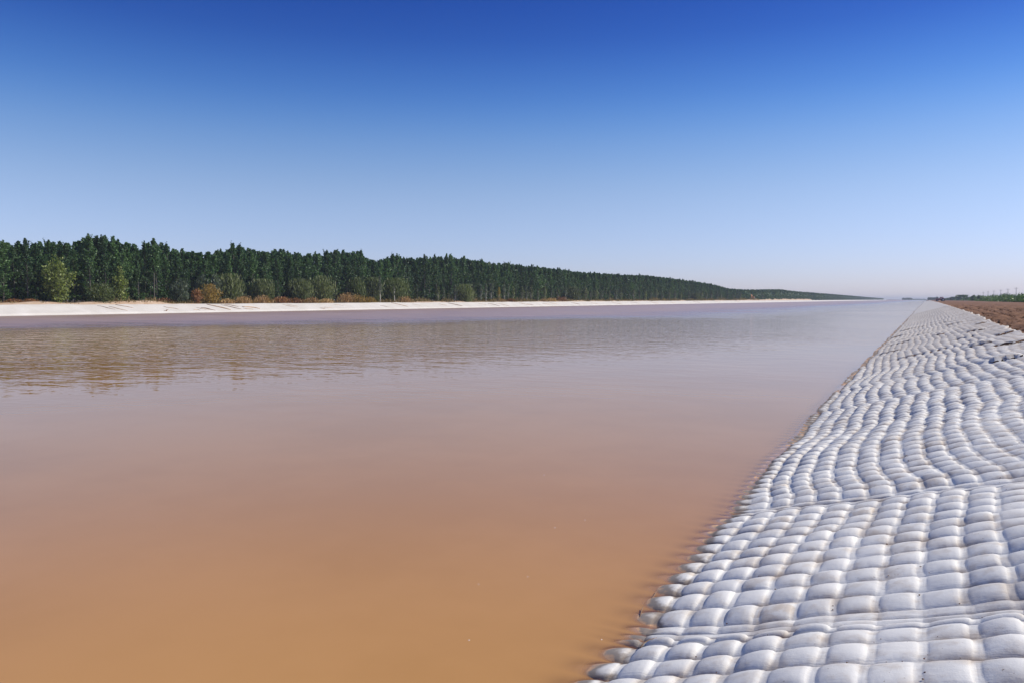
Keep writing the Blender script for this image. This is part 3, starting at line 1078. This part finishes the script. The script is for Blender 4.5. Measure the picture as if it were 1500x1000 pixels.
for n, (k, X, Y) in enumerate(named):
    jit = random.uniform(0.78, 1.06) if k == 0 else random.uniform(0.82, 1.07)
    H, px, d = tree_height(X, Y, jit)
    root = empty('poplar_tree', (X, Y, 1.38), random.random() * 6.28)
    s = H / 11.0
    w = random.uniform(0.88, 1.15)
    root.scale = (w * min(1.15, max(0.8, s)), w * min(1.15, max(0.8, s)), s)
    tm, cm = PROTO[random.randrange(NV)]
    obj('trunk', tm, None, root)
    obj('crown', cm, None, root)
    zone = [z for lim, z in ZONES if px <= lim][0]
    tag(root, ('front row poplar ' if k == 0 else 'inner row poplar ') + zone, 'tree', GRP + ' ' + zone)


def lone_poplar(px, top_y, X, label, leafm, barkm, seed, n=1500, size=0.17, rad=0.9, bare=0.1, zb=1.45, wscale=1.0, name='poplar_tree', group=None, cat='tree'):
    Y = y_on_lane(px, X)
    d = depth_at(X, Y)
    H = HCAM + (439.0 - top_y) * d / FPX - zb
    tm, cm, _ = poplar_parts(seed, H, n, size, rad * wscale, bare)
    root = empty(name, (X, Y, zb))
    obj('trunk', tm, barkm, root)
    obj('crown', cm, leafm, root)
    tag(root, label, cat, group)
    return root


for px, ty, sd, lb in ((133, 347, 41, 'left poplar of the tall clump above the low green bush'),
                       (152, 348, 42, 'middle poplar of the tall clump above the low green bush'),
                       (168, 350, 43, 'right poplar of the tall clump above the low green bush'),
                       (226, 353, 44, 'slender poplar with a bare lower trunk rising above its neighbours')):
    lone_poplar(px, ty, -117.6 if px == 226 else -121.0, lb, M['poplar'], M['bark'], sd, 2400, 0.19, 1.3 if px != 226 else 0.95, 0.45 if px == 226 else 0.1)

# the deeper and farther rows, one mass
LOD = []
for v, (nl, sz) in enumerate(((520, 0.42), (520, 0.42), (260, 0.58), (260, 0.58), (110, 0.85), (110, 0.85))):
    r = np.random.default_rng(500 + v)
    _, cm, C = poplar_parts(500 + v, 11.0, nl, sz, 1.6, 0.05)
    LOD.append((np.array([vv.co[:] for vv in cm.vertices]), len(cm.polygons)))
    bpy.data.meshes.remove(cm)
for X in (-119, -123, -128, -134):
    Y = 905.0
    while Y < 2600:
        rest.append((3, X + random.uniform(-1, 1), Y + random.uniform(-1.5, 1.5)))
        Y += 4.5 if Y < 1400 else 9.0
V, n_tot = [], 0
for k, X, Y in rest:
    H, px, d = tree_height(X, Y, random.uniform(0.9, 1.0))
    if Y > 60 and not (-400 < px < 1345):
        continue
    lv = 0 if d < 260 else (2 if d < 520 else 4)
    P, nq = LOD[lv + random.randrange(2)]
    a = random.random() * 6.28
    s = H / 11.0
    w = min(1.2, max(0.7, s)) * random.uniform(0.9, 1.15)
    c_, s_ = math.cos(a), math.sin(a)
    Q = np.stack([(P[:, 0] * c_ - P[:, 1] * s_) * w + X, (P[:, 0] * s_ + P[:, 1] * c_) * w + Y, P[:, 2] * s + 1.38], -1)
    V.append(Q)
    n_tot += nq
V = np.concatenate(V)
o = obj('poplar_wood', mesh_from('poplar_wood', V, quads_of(n_tot), False), M['poplar_far'])
tag(o, 'deep dark green rows of the poplar wood fading towards the horizon', 'wood', kind='stuff')

# ------------------------------------------------------------------ shrubs, saplings and dry weeds along the far bank
L1, L2 = -114.6, -116.2
shrub('poplar_sapling', 'large bushy yellow green poplar sapling near the left edge', 85, 374, 48, L2, M['yellowgreen'], M['bark'], 2600, 0.17, 1.2, 0.3, 'tree', seed=1, shape='tall', stems=16, zb=1.6)
shrub('poplar_sapling', 'smaller narrow yellow green poplar sapling right of the green bush', 177, 391, 24, L2, M['yellowgreen'], M['bark'], 1300, 0.16, 1.2, 0.3, 'tree', seed=2, shape='tall', stems=10, zb=1.6)
shrub('leafy_shrub', 'low round green bush between the two yellow green saplings', 150, 417, 37, L1, M['willow_bright'], M['bark_dark'], 1600, 0.13, 1.8, 0.5, seed=3, zb=1.5)
shrub('leafy_shrub', 'grey green shrub left of the rust coloured bush', 266, 411, 27, L1, M['greyleaf'], M['bark_dark'], 1300, 0.15, 1.7, 0.6, seed=4)
shrub('leafy_shrub', 'pale grey green shrub behind the rust coloured bush', 296, 403, 26, L2, M['greyleaf'], M['bark_dark'], 1300, 0.15, 1.7, 0.6, seed=5, shape='tall')
shrub('leafy_shrub', 'pale topped grey green shrub behind the golden bush', 316, 402, 24, L2, M['greyleaf'], M['bark_dark'], 1300, 0.15, 1.7, 0.6, seed=6, shape='tall')
shrub('leafy_shrub', 'small rust coloured bush at the top of the far lining', 288, 424, 17, -113.6, M['rust'], M['bark_dark'], 800, 0.11, 1.4, 0.4, seed=7)
shrub('leafy_shrub', 'round golden olive bush beside the rust coloured one', 308, 417, 30, -113.9, M['gold'], M['bark_dark'], 1500, 0.11, 1.8, 0.5, seed=8)
WL = [(337, 403, 38, L2, 'dark olive dome shaped willow right of the golden bush', 'willow'), (384, 411, 36, L2, 'dark olive willow above the first stretch of dry weeds', 'willow'),
      (440, 410, 36, L2, 'wide dark olive willow left of its darker twin', 'willow'), (472, 406, 36, L2, 'tall dark olive willow left of the golden weed mound', 'willow'),
      (523, 408, 24, L2, 'yellowish green willow behind the golden weed mound', 'willow_bright'), (547, 408, 28, L2, 'dark grey olive willow behind the pale thin trunk', 'willow'),
      (580, 409, 40, L2, 'bright olive round willow at the right of the willow group', 'willow_bright'), (681, 418, 26, L1, 'lone round olive shrub on a short pale stem', 'willow'),
      (838, 421, 24, L2, 'round olive shrub among the slim saplings near the earth heaps', 'willow'), (1018, 430, 18, L2, 'small round olive shrub near the end of the sapling row', 'willow')]
for k, (px, ty, w, ln, lb, mt) in enumerate(WL):
    shrub('willow_shrub', lb, px, ty, w, ln, M[mt], M['bark_dark'], 3000, 0.15, 2.4, 0.72, seed=20 + k, stems=26)
lone_poplar(557, 404, -113.8, 'thin young tree with a pale bare trunk before the willows', M['greyleaf'], M['bark_pale'], 61, 500, 0.13, 0.5, 0.3, name='young_tree')
lone_poplar(578, 416, -113.8, 'short young tree with a pale trunk before the bright willow', M['willow_bright'], M['bark_pale'], 62, 350, 0.12, 0.45, 0.3, name='young_tree')
SAP = [(712, 416, 'greyleaf', 'slim grey green sapling left of the golden one'), (731, 422, 'yellow', 'small golden yellow sapling in the sapling row'),
       (745, 420, 'greyleaf', 'slim sapling with a pale top right of the golden one'), (752, 421, 'yellowgreen', 'slim yellow green sapling right of the pale topped one'),
       (946, 428, 'yellowgreen', 'bright yellow green sapling far along the row of saplings')]
for k, (px, ty, mt, lb) in enumerate(SAP):
    lone_poplar(px, ty, -114.5, lb, M[mt], M['bark_pale'], 70 + k, 500, 0.15, 0.62, 0.12, name='young_tree')
SZONES = [(702, 'near the lone round olive shrub'), (775, 'near the golden yellow sapling'), (822, 'left of the rusty weed heap'), (905, 'right of the rusty weed heap'),
          (975, 'around the bright yellow green sapling'), (1040, 'near the small round olive shrub'), (1100, 'left of the excavator'), (9999, 'right of the excavator')]
sap_protos = []
for v in range(4):
    tm, cm, _ = poplar_parts(700 + v, 5.0, 520, 0.17, 0.75, 0.1)
    tm.materials.append(M['bark_pale'])
    cm.materials.append(M['greyleaf'] if v % 2 else M['willow'])
    sap_protos.append((tm, cm))
px = 642.0
k = 0
while px < 1120:
    X = random.uniform(-115.8, -114.2)
    Y = y_on_lane(px, X)
    if min(abs(px - q) for q in (681, 712, 731, 745, 752, 838, 946, 1018)) > 4.0 and not 1091 < px < 1112:
        root = empty('young_tree', (X, Y, 1.42), random.random() * 6)
        hs = random.uniform(0.75, 1.2) * (0.8 if px < 700 else 1.0)
        root.scale = (hs * random.uniform(0.9, 1.3), hs * random.uniform(0.9, 1.3), hs)
        tm, cm = sap_protos[k % 4]
        obj('trunk', tm, None, root)
        obj('crown', cm, None, root)
        zone = [z for lim, z in SZONES if px <= lim][0]
        tag(root, 'slim grey green sapling ' + zone, 'tree', 'saplings ' + zone)
    px += random.uniform(6.5, 12.0) * (1.0 if px < 1000 else 0.8)
    k += 1


def dry_clump(px, top_y, w_px, lane, label, leaf='straw', seed=0, n=420):
    Y = y_on_lane(px, lane)
    d = depth_at(lane, Y)
    zb = 1.42
    H = max(0.35, HCAM + (439.0 - top_y) * d / FPX - zb)
    W = w_px * d / FPX / 2
    r = np.random.default_rng(2000 + seed)
    root = r.normal(0, 0.42, (n, 2)) * np.array([[0.5, 1.0]]) * W
    ln = H * (0.45 + 0.6 * r.random(n)) * (1 - 0.35 * np.clip(np.abs(root[:, 1]) / W, 0, 1))
    lean = r.normal(0, 0.28, (n, 2))
    az = r.random(n) * 6.28
    wd = 0.035 + 0.05 * r.random(n)
    b0 = np.stack([root[:, 0], root[:, 1], np.full(n, -0.12)], -1)
    tip = b0 + np.stack([lean[:, 0] * ln, lean[:, 1] * ln, ln], -1)
    sd = np.stack([np.cos(az) * wd, np.sin(az) * wd, np.zeros(n)], -1)
    mid = (b0 + tip) / 2
    P = np.stack([b0, mid + sd, tip, mid - sd], 1)
    heads = tip[: n // 2] + r.normal(0, 0.03, (n // 2, 3))
    HQ = leaf_quads(heads, 0.11, r, 1.5)
    P = np.concatenate([P.reshape(-1, 3), HQ])
    o = obj('dry_weed_clump', mesh_from('dry_weed_clump', P, quads_of(n + n // 2), False), M[leaf], None, (lane, Y, zb))
    tag(o, label, 'weeds', 'dry weed clumps on the far bank')


DW = [(20, 437, 34, -115.5, 'rust', 'low reddish weeds at the foot of the trees by the left edge'), (45, 437, 26, -115.5, 'rust', 'low reddish weeds just left of the big yellow green sapling'),
      (240, 436, 26, -115.0, 'rust', 'low reddish weeds right of the slender bare trunk'), (332, 437, 26, -113.5, 'straw', 'straw weeds right of the golden bush'), (356, 433, 34, -113.6, 'straw', 'straw weeds left below the first willow'),
      (385, 432, 36, -113.5, 'straw', 'tall straw weeds below the first willow'), (412, 434, 30, -113.5, 'rust', 'reddish weeds between the first two willows'), (432, 436, 30, -113.5, 'rust', 'reddish weeds below the wide willow'),
      (456, 435, 30, -113.6, 'straw', 'straw weeds below the twin willows'), (478, 437, 26, -113.5, 'straw', 'low weeds left of the golden weed mound'), (508, 428, 36, -113.6, 'straw', 'tallest golden weed mound before the willows'),
      (524, 431, 34, -113.5, 'gold', 'golden yellow weeds right of the tallest weed mound'), (541, 434, 26, -113.5, 'gold', 'low golden weeds by the pale thin trunk'), (592, 433, 28, -113.8, 'straw', 'pinkish straw weeds right of the bright willow'),
      (735, 438, 22, -113.8, 'straw', 'straw weeds at the foot of the golden sapling'), (748, 437, 22, -113.8, 'rust', 'reddish weeds by the slim yellow green sapling'), (806, 436, 34, -114, 'straw', 'pinkish weed heap left of the round olive shrub'),
      (822, 434, 30, -114, 'rust', 'rusty weed heap touching the round olive shrub'), (795, 438, 24, -114, 'straw', 'low straw weeds left of the pinkish heap')]
for k, (px, ty, w, ln, lf, lb) in enumerate(DW):
    dry_clump(px, ty, w, ln, lb, lf, k)

r = np.random.default_rng(55)
n = 26000
Yg = 40 + 560 * r.random(n) ** 1.4
Xg = -113.2 - 4.5 * r.random(n) ** 1.3
pat = noise2(Yg / 5.0, Xg / 2.0, 111)
hg = np.clip(0.35 + 0.45 * pat + 0.3 * noise2(Yg / 1.7, Xg, 112), 0.05, 1.1) * (0.5 + r.random(n)) * (1 + Yg / 500)
hg = np.where(pat < -0.35, hg * 0.3, hg)
Pb = np.stack([Xg, Yg, np.full(n, 1.42)], -1)
tipg = Pb + np.stack([r.normal(0, 0.3, n) * hg, r.normal(0, 0.3, n) * hg, hg], -1)
ag = r.random(n) * 6.28
wg = (0.03 + 0.04 * r.random(n)) * (1 + Yg / 300)
sg = np.stack([np.cos(ag) * wg, np.sin(ag) * wg, np.zeros(n)], -1)
mg = (Pb + tipg) / 2
Pg = np.stack([Pb, mg + sg, tipg, mg - sg], 1).reshape(-1, 3)
o = obj('undergrowth', mesh_from('undergrowth', Pg, quads_of(n), False), M['scrub'])
tag(o, 'rough olive and straw grass at the foot of the far trees', 'grass', kind='stuff')

# ------------------------------------------------------------------ right-hand land: weeds, bushes, poles, hut, far groves
r = np.random.default_rng(77)
n = 52000
Yw = 150 + 900 * r.random(n) ** 1.5
Xw_ = 26 + 26 * r.random(n) ** 2 + 3.0 * noise2(Yw / 14, 0.5, 101)
hw = 1.75 * np.clip(1.25 + 0.9 * noise2(Yw / 9, Xw_ / 6, 102) + 0.5 * noise2(Yw / 3, Xw_ / 3, 103), 0.3, 3.0) * sstep(25, 31, Xw_ + 2 * r.random(n))
C = np.stack([Xw_, Yw, 1.15 + hw * r.random(n) ** 0.7], -1)
P = leaf_quads(C, 0.34, r, 1.5, np.repeat(np.array([[0, 0, 1.0]]), n, 0), 0.4)
o = obj('weed_thicket', mesh_from('weed_thicket', P, quads_of(n), False), M['weeds'])
tag(o, 'strip of tall green weeds beyond the tilled soil on the right', 'weeds', kind='stuff')


def right_shrub(name, label, px, top_y, w, lane, leaf, n=900, size=0.3, **kw):
    return shrub(name, label, px, top_y, w, lane, leaf, M['bark_dark'], n, size, 1.4, 0.4, zb=1.1, **kw)


right_shrub('dark_bush', 'dark upright bush standing above the weeds, left of a pair', 1426, 432.5, 8, 27, M['poplar'], 700, 0.35, seed=61, shape='tall', cat='bush')
right_shrub('dark_bush', 'dark upright bush standing above the weeds, right of a pair', 1433.5, 433, 5, 27, M['poplar'], 500, 0.3, seed=62, shape='tall', cat='bush')
right_shrub('round_tree', 'round grey green tree dome beyond the end of the weeds', 1409.5, 433, 17, 28, M['poplar_far'], 1200, 0.6, seed=63, cat='tree')
right_shrub('round_tree', 'low grey green tree left of the dome shaped one', 1397, 436, 14, 26, M['poplar_far'], 900, 0.6, seed=64, cat='tree')
right_shrub('round_tree', 'low bushy tree right of the dome shaped one', 1418, 436.5, 9, 28, M['poplar_far'], 700, 0.5, seed=65, cat='tree')


def grove(name, label, x0, x1, top_y, Y, n, seed, leaf, size):
    """a far clump of trees at distance Y"""
    r = np.random.default_rng(seed)
    X0, X1 = [ (Y * (((px - CX) / FPX) * FW[1] - RT[1]) / (RT[0] - ((px - CX) / FPX) * FW[0])) for px in (x0, x1)]
    d = depth_at((X0 + X1) / 2, Y)
    H = HCAM + (439 - top_y) * d / FPX - 1.1
    nt = max(3, int((X1 - X0) / (H * 0.55)))
    out = []
    for k in range(nt):
        cx = X0 + (X1 - X0) * (k + 0.5) / nt
        h = H * r.uniform(0.75, 1.05)
        q = r.normal(size=(n // nt, 3))
        q /= np.linalg.norm(q, axis=1, keepdims=True)
        q *= (0.5 + 0.5 * r.random((n // nt, 1)))
        out.append(np.array([cx, Y + r.uniform(-8, 8), 1.1 + h * 0.52]) + q * np.array([h * 0.42, h * 0.42, h * 0.48]))
    C = np.concatenate(out)
    o = obj(name, mesh_from(name, leaf_quads(C, size, r), quads_of(len(C)), False), leaf)
    return tag(o, label, 'wood', kind='stuff')


grove('distant_grove', 'far bluish grove beyond the end of the soil strip', 1359, 1374, 435.5, 1500, 2600, 91, M['poplar_far'], 1.0)
grove('distant_grove', 'far bluish grove at the water horizon near the canal end', 1322, 1336, 436.6, 2300, 2000, 92, M['poplar_far'], 1.3)
grove('distant_grove', 'faint low tree line right of the canal end grove', 1334, 1357, 438.2, 3000, 2000, 93, M['poplar_far'], 1.2)
grove('distant_grove', 'hazy low tree line between the tractor and the round tree', 1384, 1402, 436.8, 1000, 2200, 94, M['poplar_far'], 0.8)

for k, (px, ord_) in enumerate(((1488, 'nearest and tallest'), (1476, 'second nearest'), (1465.6, 'third nearest'), (1455.5, 'fourth nearest'), (1447, 'fifth nearest'), (1440, 'farthest visible'))):
    X = 47.0
    Y = y_on_lane(px, X)
    root = empty('utility_pole', (X, Y, 1.1))
    Soup().tube([(0, 0, -0.05), (0, 0, 4), (0.02, 0, 8.3)], [0.17, 0.14, 0.11], 8).build('pole', M['pole'], root, True)
    s = Soup().box((0, 0.17, 7.8), (2.0, 0.10, 0.12))
    arm = s.build('crossarm', M['pole'], root)
    for q in (-0.9, 0.0, 0.9):
        Soup().tube([(q, 0.17, 7.85), (q, 0.17, 8.1)], [0.05, 0.07], 6).build('insulator', M['white_paint'], arm)
    tag(root, f'{ord_} of the grey utility poles above the weeds', 'utility pole', 'utility poles on the right')

# hut whose dark roof shows at the right edge
hx = 47.0
hy = y_on_lane(1503, 43.0)
root = empty('field_hut', (43.0, hy, 1.1), 0.35)
Soup().box((0, 0, 1.2), (5.0, 4.0, 2.45)).build('wall', M['plaster'], root)
Soup().prism([(-3.0, 2.45), (3.0, 2.45), (0, 4.0)], -2.4, 2.4).build('roof', M['roof_tile'], root)
Soup().box((0.9, -2.02, 1.0), (0.9, 0.06, 1.95)).build('door', M['bark_dark'], root)
Soup().box((-1.2, -2.02, 1.5), (0.9, 0.06, 0.8)).build('window', M['glass'], root)
tag(root, 'small hut with a dark roof above the weeds at the right edge', 'hut')

# tractor standing far along the soil strip, seen from the side
ty_ = y_on_lane(1377, 6.2)
root = empty('tractor', (6.2, ty_, 1.16), math.radians(12))


def wheel(c, rad, wd, name='wheel'):
    w = Soup()
    w.tube([(c[0], c[1] - wd / 2, c[2]), (c[0], c[1] - wd / 2 * 0.7, c[2]), (c[0], c[1] + wd / 2 * 0.7, c[2]), (c[0], c[1] + wd / 2, c[2])], [rad * 0.9, rad, rad, rad * 0.9], 18)
    o = w.build(name, M['rubber'], root)
    Soup().tube([(c[0], c[1] - wd / 2 - 0.02, c[2]), (c[0], c[1] + wd / 2 + 0.02, c[2])], [rad * 0.5, rad * 0.5], 12).build('rim', M['white_paint'], o)


for sgn in (-1, 1):
    wheel((1.35, 0.85 * sgn, 0.85), 0.85, 0.45)
    wheel((-1.35, 0.75 * sgn, 0.52), 0.52, 0.32)
Soup().prism([(-2.1, 0.7), (-2.1, 1.35), (-1.9, 1.5), (-0.2, 1.62), (-0.2, 0.7)], -0.42, 0.42).build('hood', M['red_paint'], root)
Soup().box((0.6, 0, 0.85), (1.7, 0.7, 0.5)).build('chassis', M['dark_steel'], root)
cab = Soup().prism([(-0.2, 1.05), (-0.05, 2.25), (1.35, 2.25), (1.5, 1.05)], -0.75, 0.75).build('cab', M['red_paint'], root)
for sgn in (-1, 1):
    Soup().prism([(0.0, 1.35), (0.1, 2.1), (1.2, 2.1), (1.28, 1.35)], sgn * 0.765 - 0.012, sgn * 0.765 + 0.012).build('window', M['white_paint'], cab)
Soup().box((0.65, 0, 2.34), (1.7, 1.6, 0.14)).build('roof', M['red_paint'], root)
Soup().tube([(-1.2, 0.3, 1.5), (-1.2, 0.3, 2.3)], [0.05, 0.05], 8).build('exhaust', M['dark_steel'], root)
for sgn in (-1, 1):
    Soup().prism([(0.6, 1.55), (0.7, 1.85), (1.9, 1.85), (2.1, 1.5), (1.9, 1.72), (0.8, 1.72)], sgn * 0.85 - 0.22, sgn * 0.85 + 0.22).build('fender', M['red_paint'], root)
tag(root, 'small faded red tractor parked far along the bare soil strip', 'tractor')

# excavator on the far bank
ey = y_on_lane(1103, -115.0)
root = empty('excavator', (-115.0, ey, 1.9), math.radians(90))
for sgn in (-1, 1):
    Soup().prism([(-1.7, 0.25), (-1.45, 0.0), (1.45, 0.0), (1.7, 0.25), (1.7, 0.55), (1.45, 0.8), (-1.45, 0.8), (-1.7, 0.55)], sgn * 1.05 - 0.28, sgn * 1.05 + 0.28).build('track', M['dark_steel'], root)
Soup().box((0, 0, 0.6), (1.4, 1.6, 0.5)).build('undercarriage', M['dark_steel'], root)
Soup().prism([(-0.9, 0.95), (-0.9, 1.5), (1.7, 1.9), (2.1, 1.7), (2.1, 0.95)], -1.15, 1.15).build('body', M['dark_steel'], root)
cab = Soup().prism([(-1.3, 0.95), (-1.2, 2.5), (-0.1, 2.5), (-0.1, 0.95)], -1.1, -0.1).build('cab', M['orange_paint'], root)
Soup().prism([(-1.1, 1.6), (-1.05, 2.35), (-0.3, 2.35), (-0.3, 1.6)], -1.12, -1.09).build('window', M['glass'], cab)
Soup().prism([(-0.6, 1.3), (-0.3, 1.5), (-2.4, 3.9), (-4.4, 3.4), (-4.3, 3.0), (-2.5, 3.35)], 0.2, 0.6).build('boom', M['orange_paint'], root)
st = Soup().prism([(-4.6, 4.1), (-4.1, 4.1), (-4.4, 0.9), (-4.8, 0.9)], 0.24, 0.56).build('stick', M['orange_paint'], root)
Soup().prism([(-4.95, 1.0), (-4.3, 1.0), (-3.9, 0.4), (-4.2, -0.1), (-4.9, 0.0), (-5.1, 0.5)], -0.05, 0.85).build('bucket', M['orange_paint'], root)
Soup().box((1.7, -0.3, 1.1), (0.85, 1.75, 0.5)).build('counterweight', M['white_paint'], root)
tag(root, 'orange excavator with its arm folded down on the far bank', 'excavator')


# ------------------------------------------------------------------ small things in and by the water
def twig(label, pts, rad):
    s = Soup().tube(pts, [rad * (1 - 0.7 * k / (len(pts) - 1)) for k in range(len(pts))], 5)
    o = s.build('twig', M['twig'], None, True)
    tag(o, label, 'twig', 'twigs at the waterline')


def wpt(px, py, z=0.0):
    d = FW * FPX + RT * (px - CX) + UP * (CY - py)
    t = (z - HCAM) / d[2]
    p = np.array([0, 0, HCAM]) + d * t
    return tuple(p)


twig('short forked twig floating in the muddy water', [wpt(937, 905, 0.0), wpt(940, 893, 0.012), wpt(942, 888, 0.02)], 0.006)
twig('dark twig lying in the water just off the pillows', [wpt(950, 882, -0.002), wpt(957, 873, 0.008), wpt(963, 864, 0.02)], 0.006)
twig('thin curved twig draped over a wet pillow at the waterline', [wpt(938, 948, 0.055), wpt(943, 941, 0.06), wpt(952, 936, 0.07), wpt(962, 933, 0.07)], 0.005)
for px, py, lb in ((797, 695, 'small foam fleck floating farthest out in mid water'), (813, 772, 'left one of two foam flecks floating close together'), (857, 761, 'right one of two foam flecks floating close together'),
                   (773, 844, 'bright foam fleck floating alone in the brown water'), (701, 855, 'tiny foam fleck left of the bright one'), (687, 937, 'foam fleck floating nearest the lower edge'),
                   (881, 936, 'foam fleck floating near the lowest pillows')):
    c = wpt(px, py, 0.0)
    r = random.Random(px)
    R = 0.007
    vs = [(0, 0, 0.004)] + [(math.cos(a) * R * r.uniform(0.7, 1.3), math.sin(a) * R * r.uniform(0.7, 1.3), -0.001) for a in np.linspace(0, 6.283, 8)[:-1]]
    fs = [(0, k, k % 7 + 1) for k in range(1, 8)]
    me = bpy.data.meshes.new('foam_fleck')
    me.from_pydata(vs, [], fs)
    o = obj('foam_fleck', me, M['foam'], None, c)
    tag(o, lb, 'foam', 'foam flecks on the water')

# ------------------------------------------------------------------ haze
s = Soup().box((0, 3000, 6.5), (13000, 6600, 20.0))
hz = bpy.data.materials.new('haze_air')
hz.use_nodes = True
hn = hz.node_tree
hn.nodes.remove(hn.nodes['Principled BSDF'])
pv = hn.nodes.new('ShaderNodeVolumePrincipled')
pv.inputs['Color'].default_value = (0.80, 0.88, 1.0, 1)
pv.inputs['Density'].default_value = 0.00022
pv.inputs['Anisotropy'].default_value = 0.0
hn.links.new(pv.outputs[0], hn.nodes['Material Output'].inputs['Volume'])
tag(s.build('haze', hz), kind='stuff')
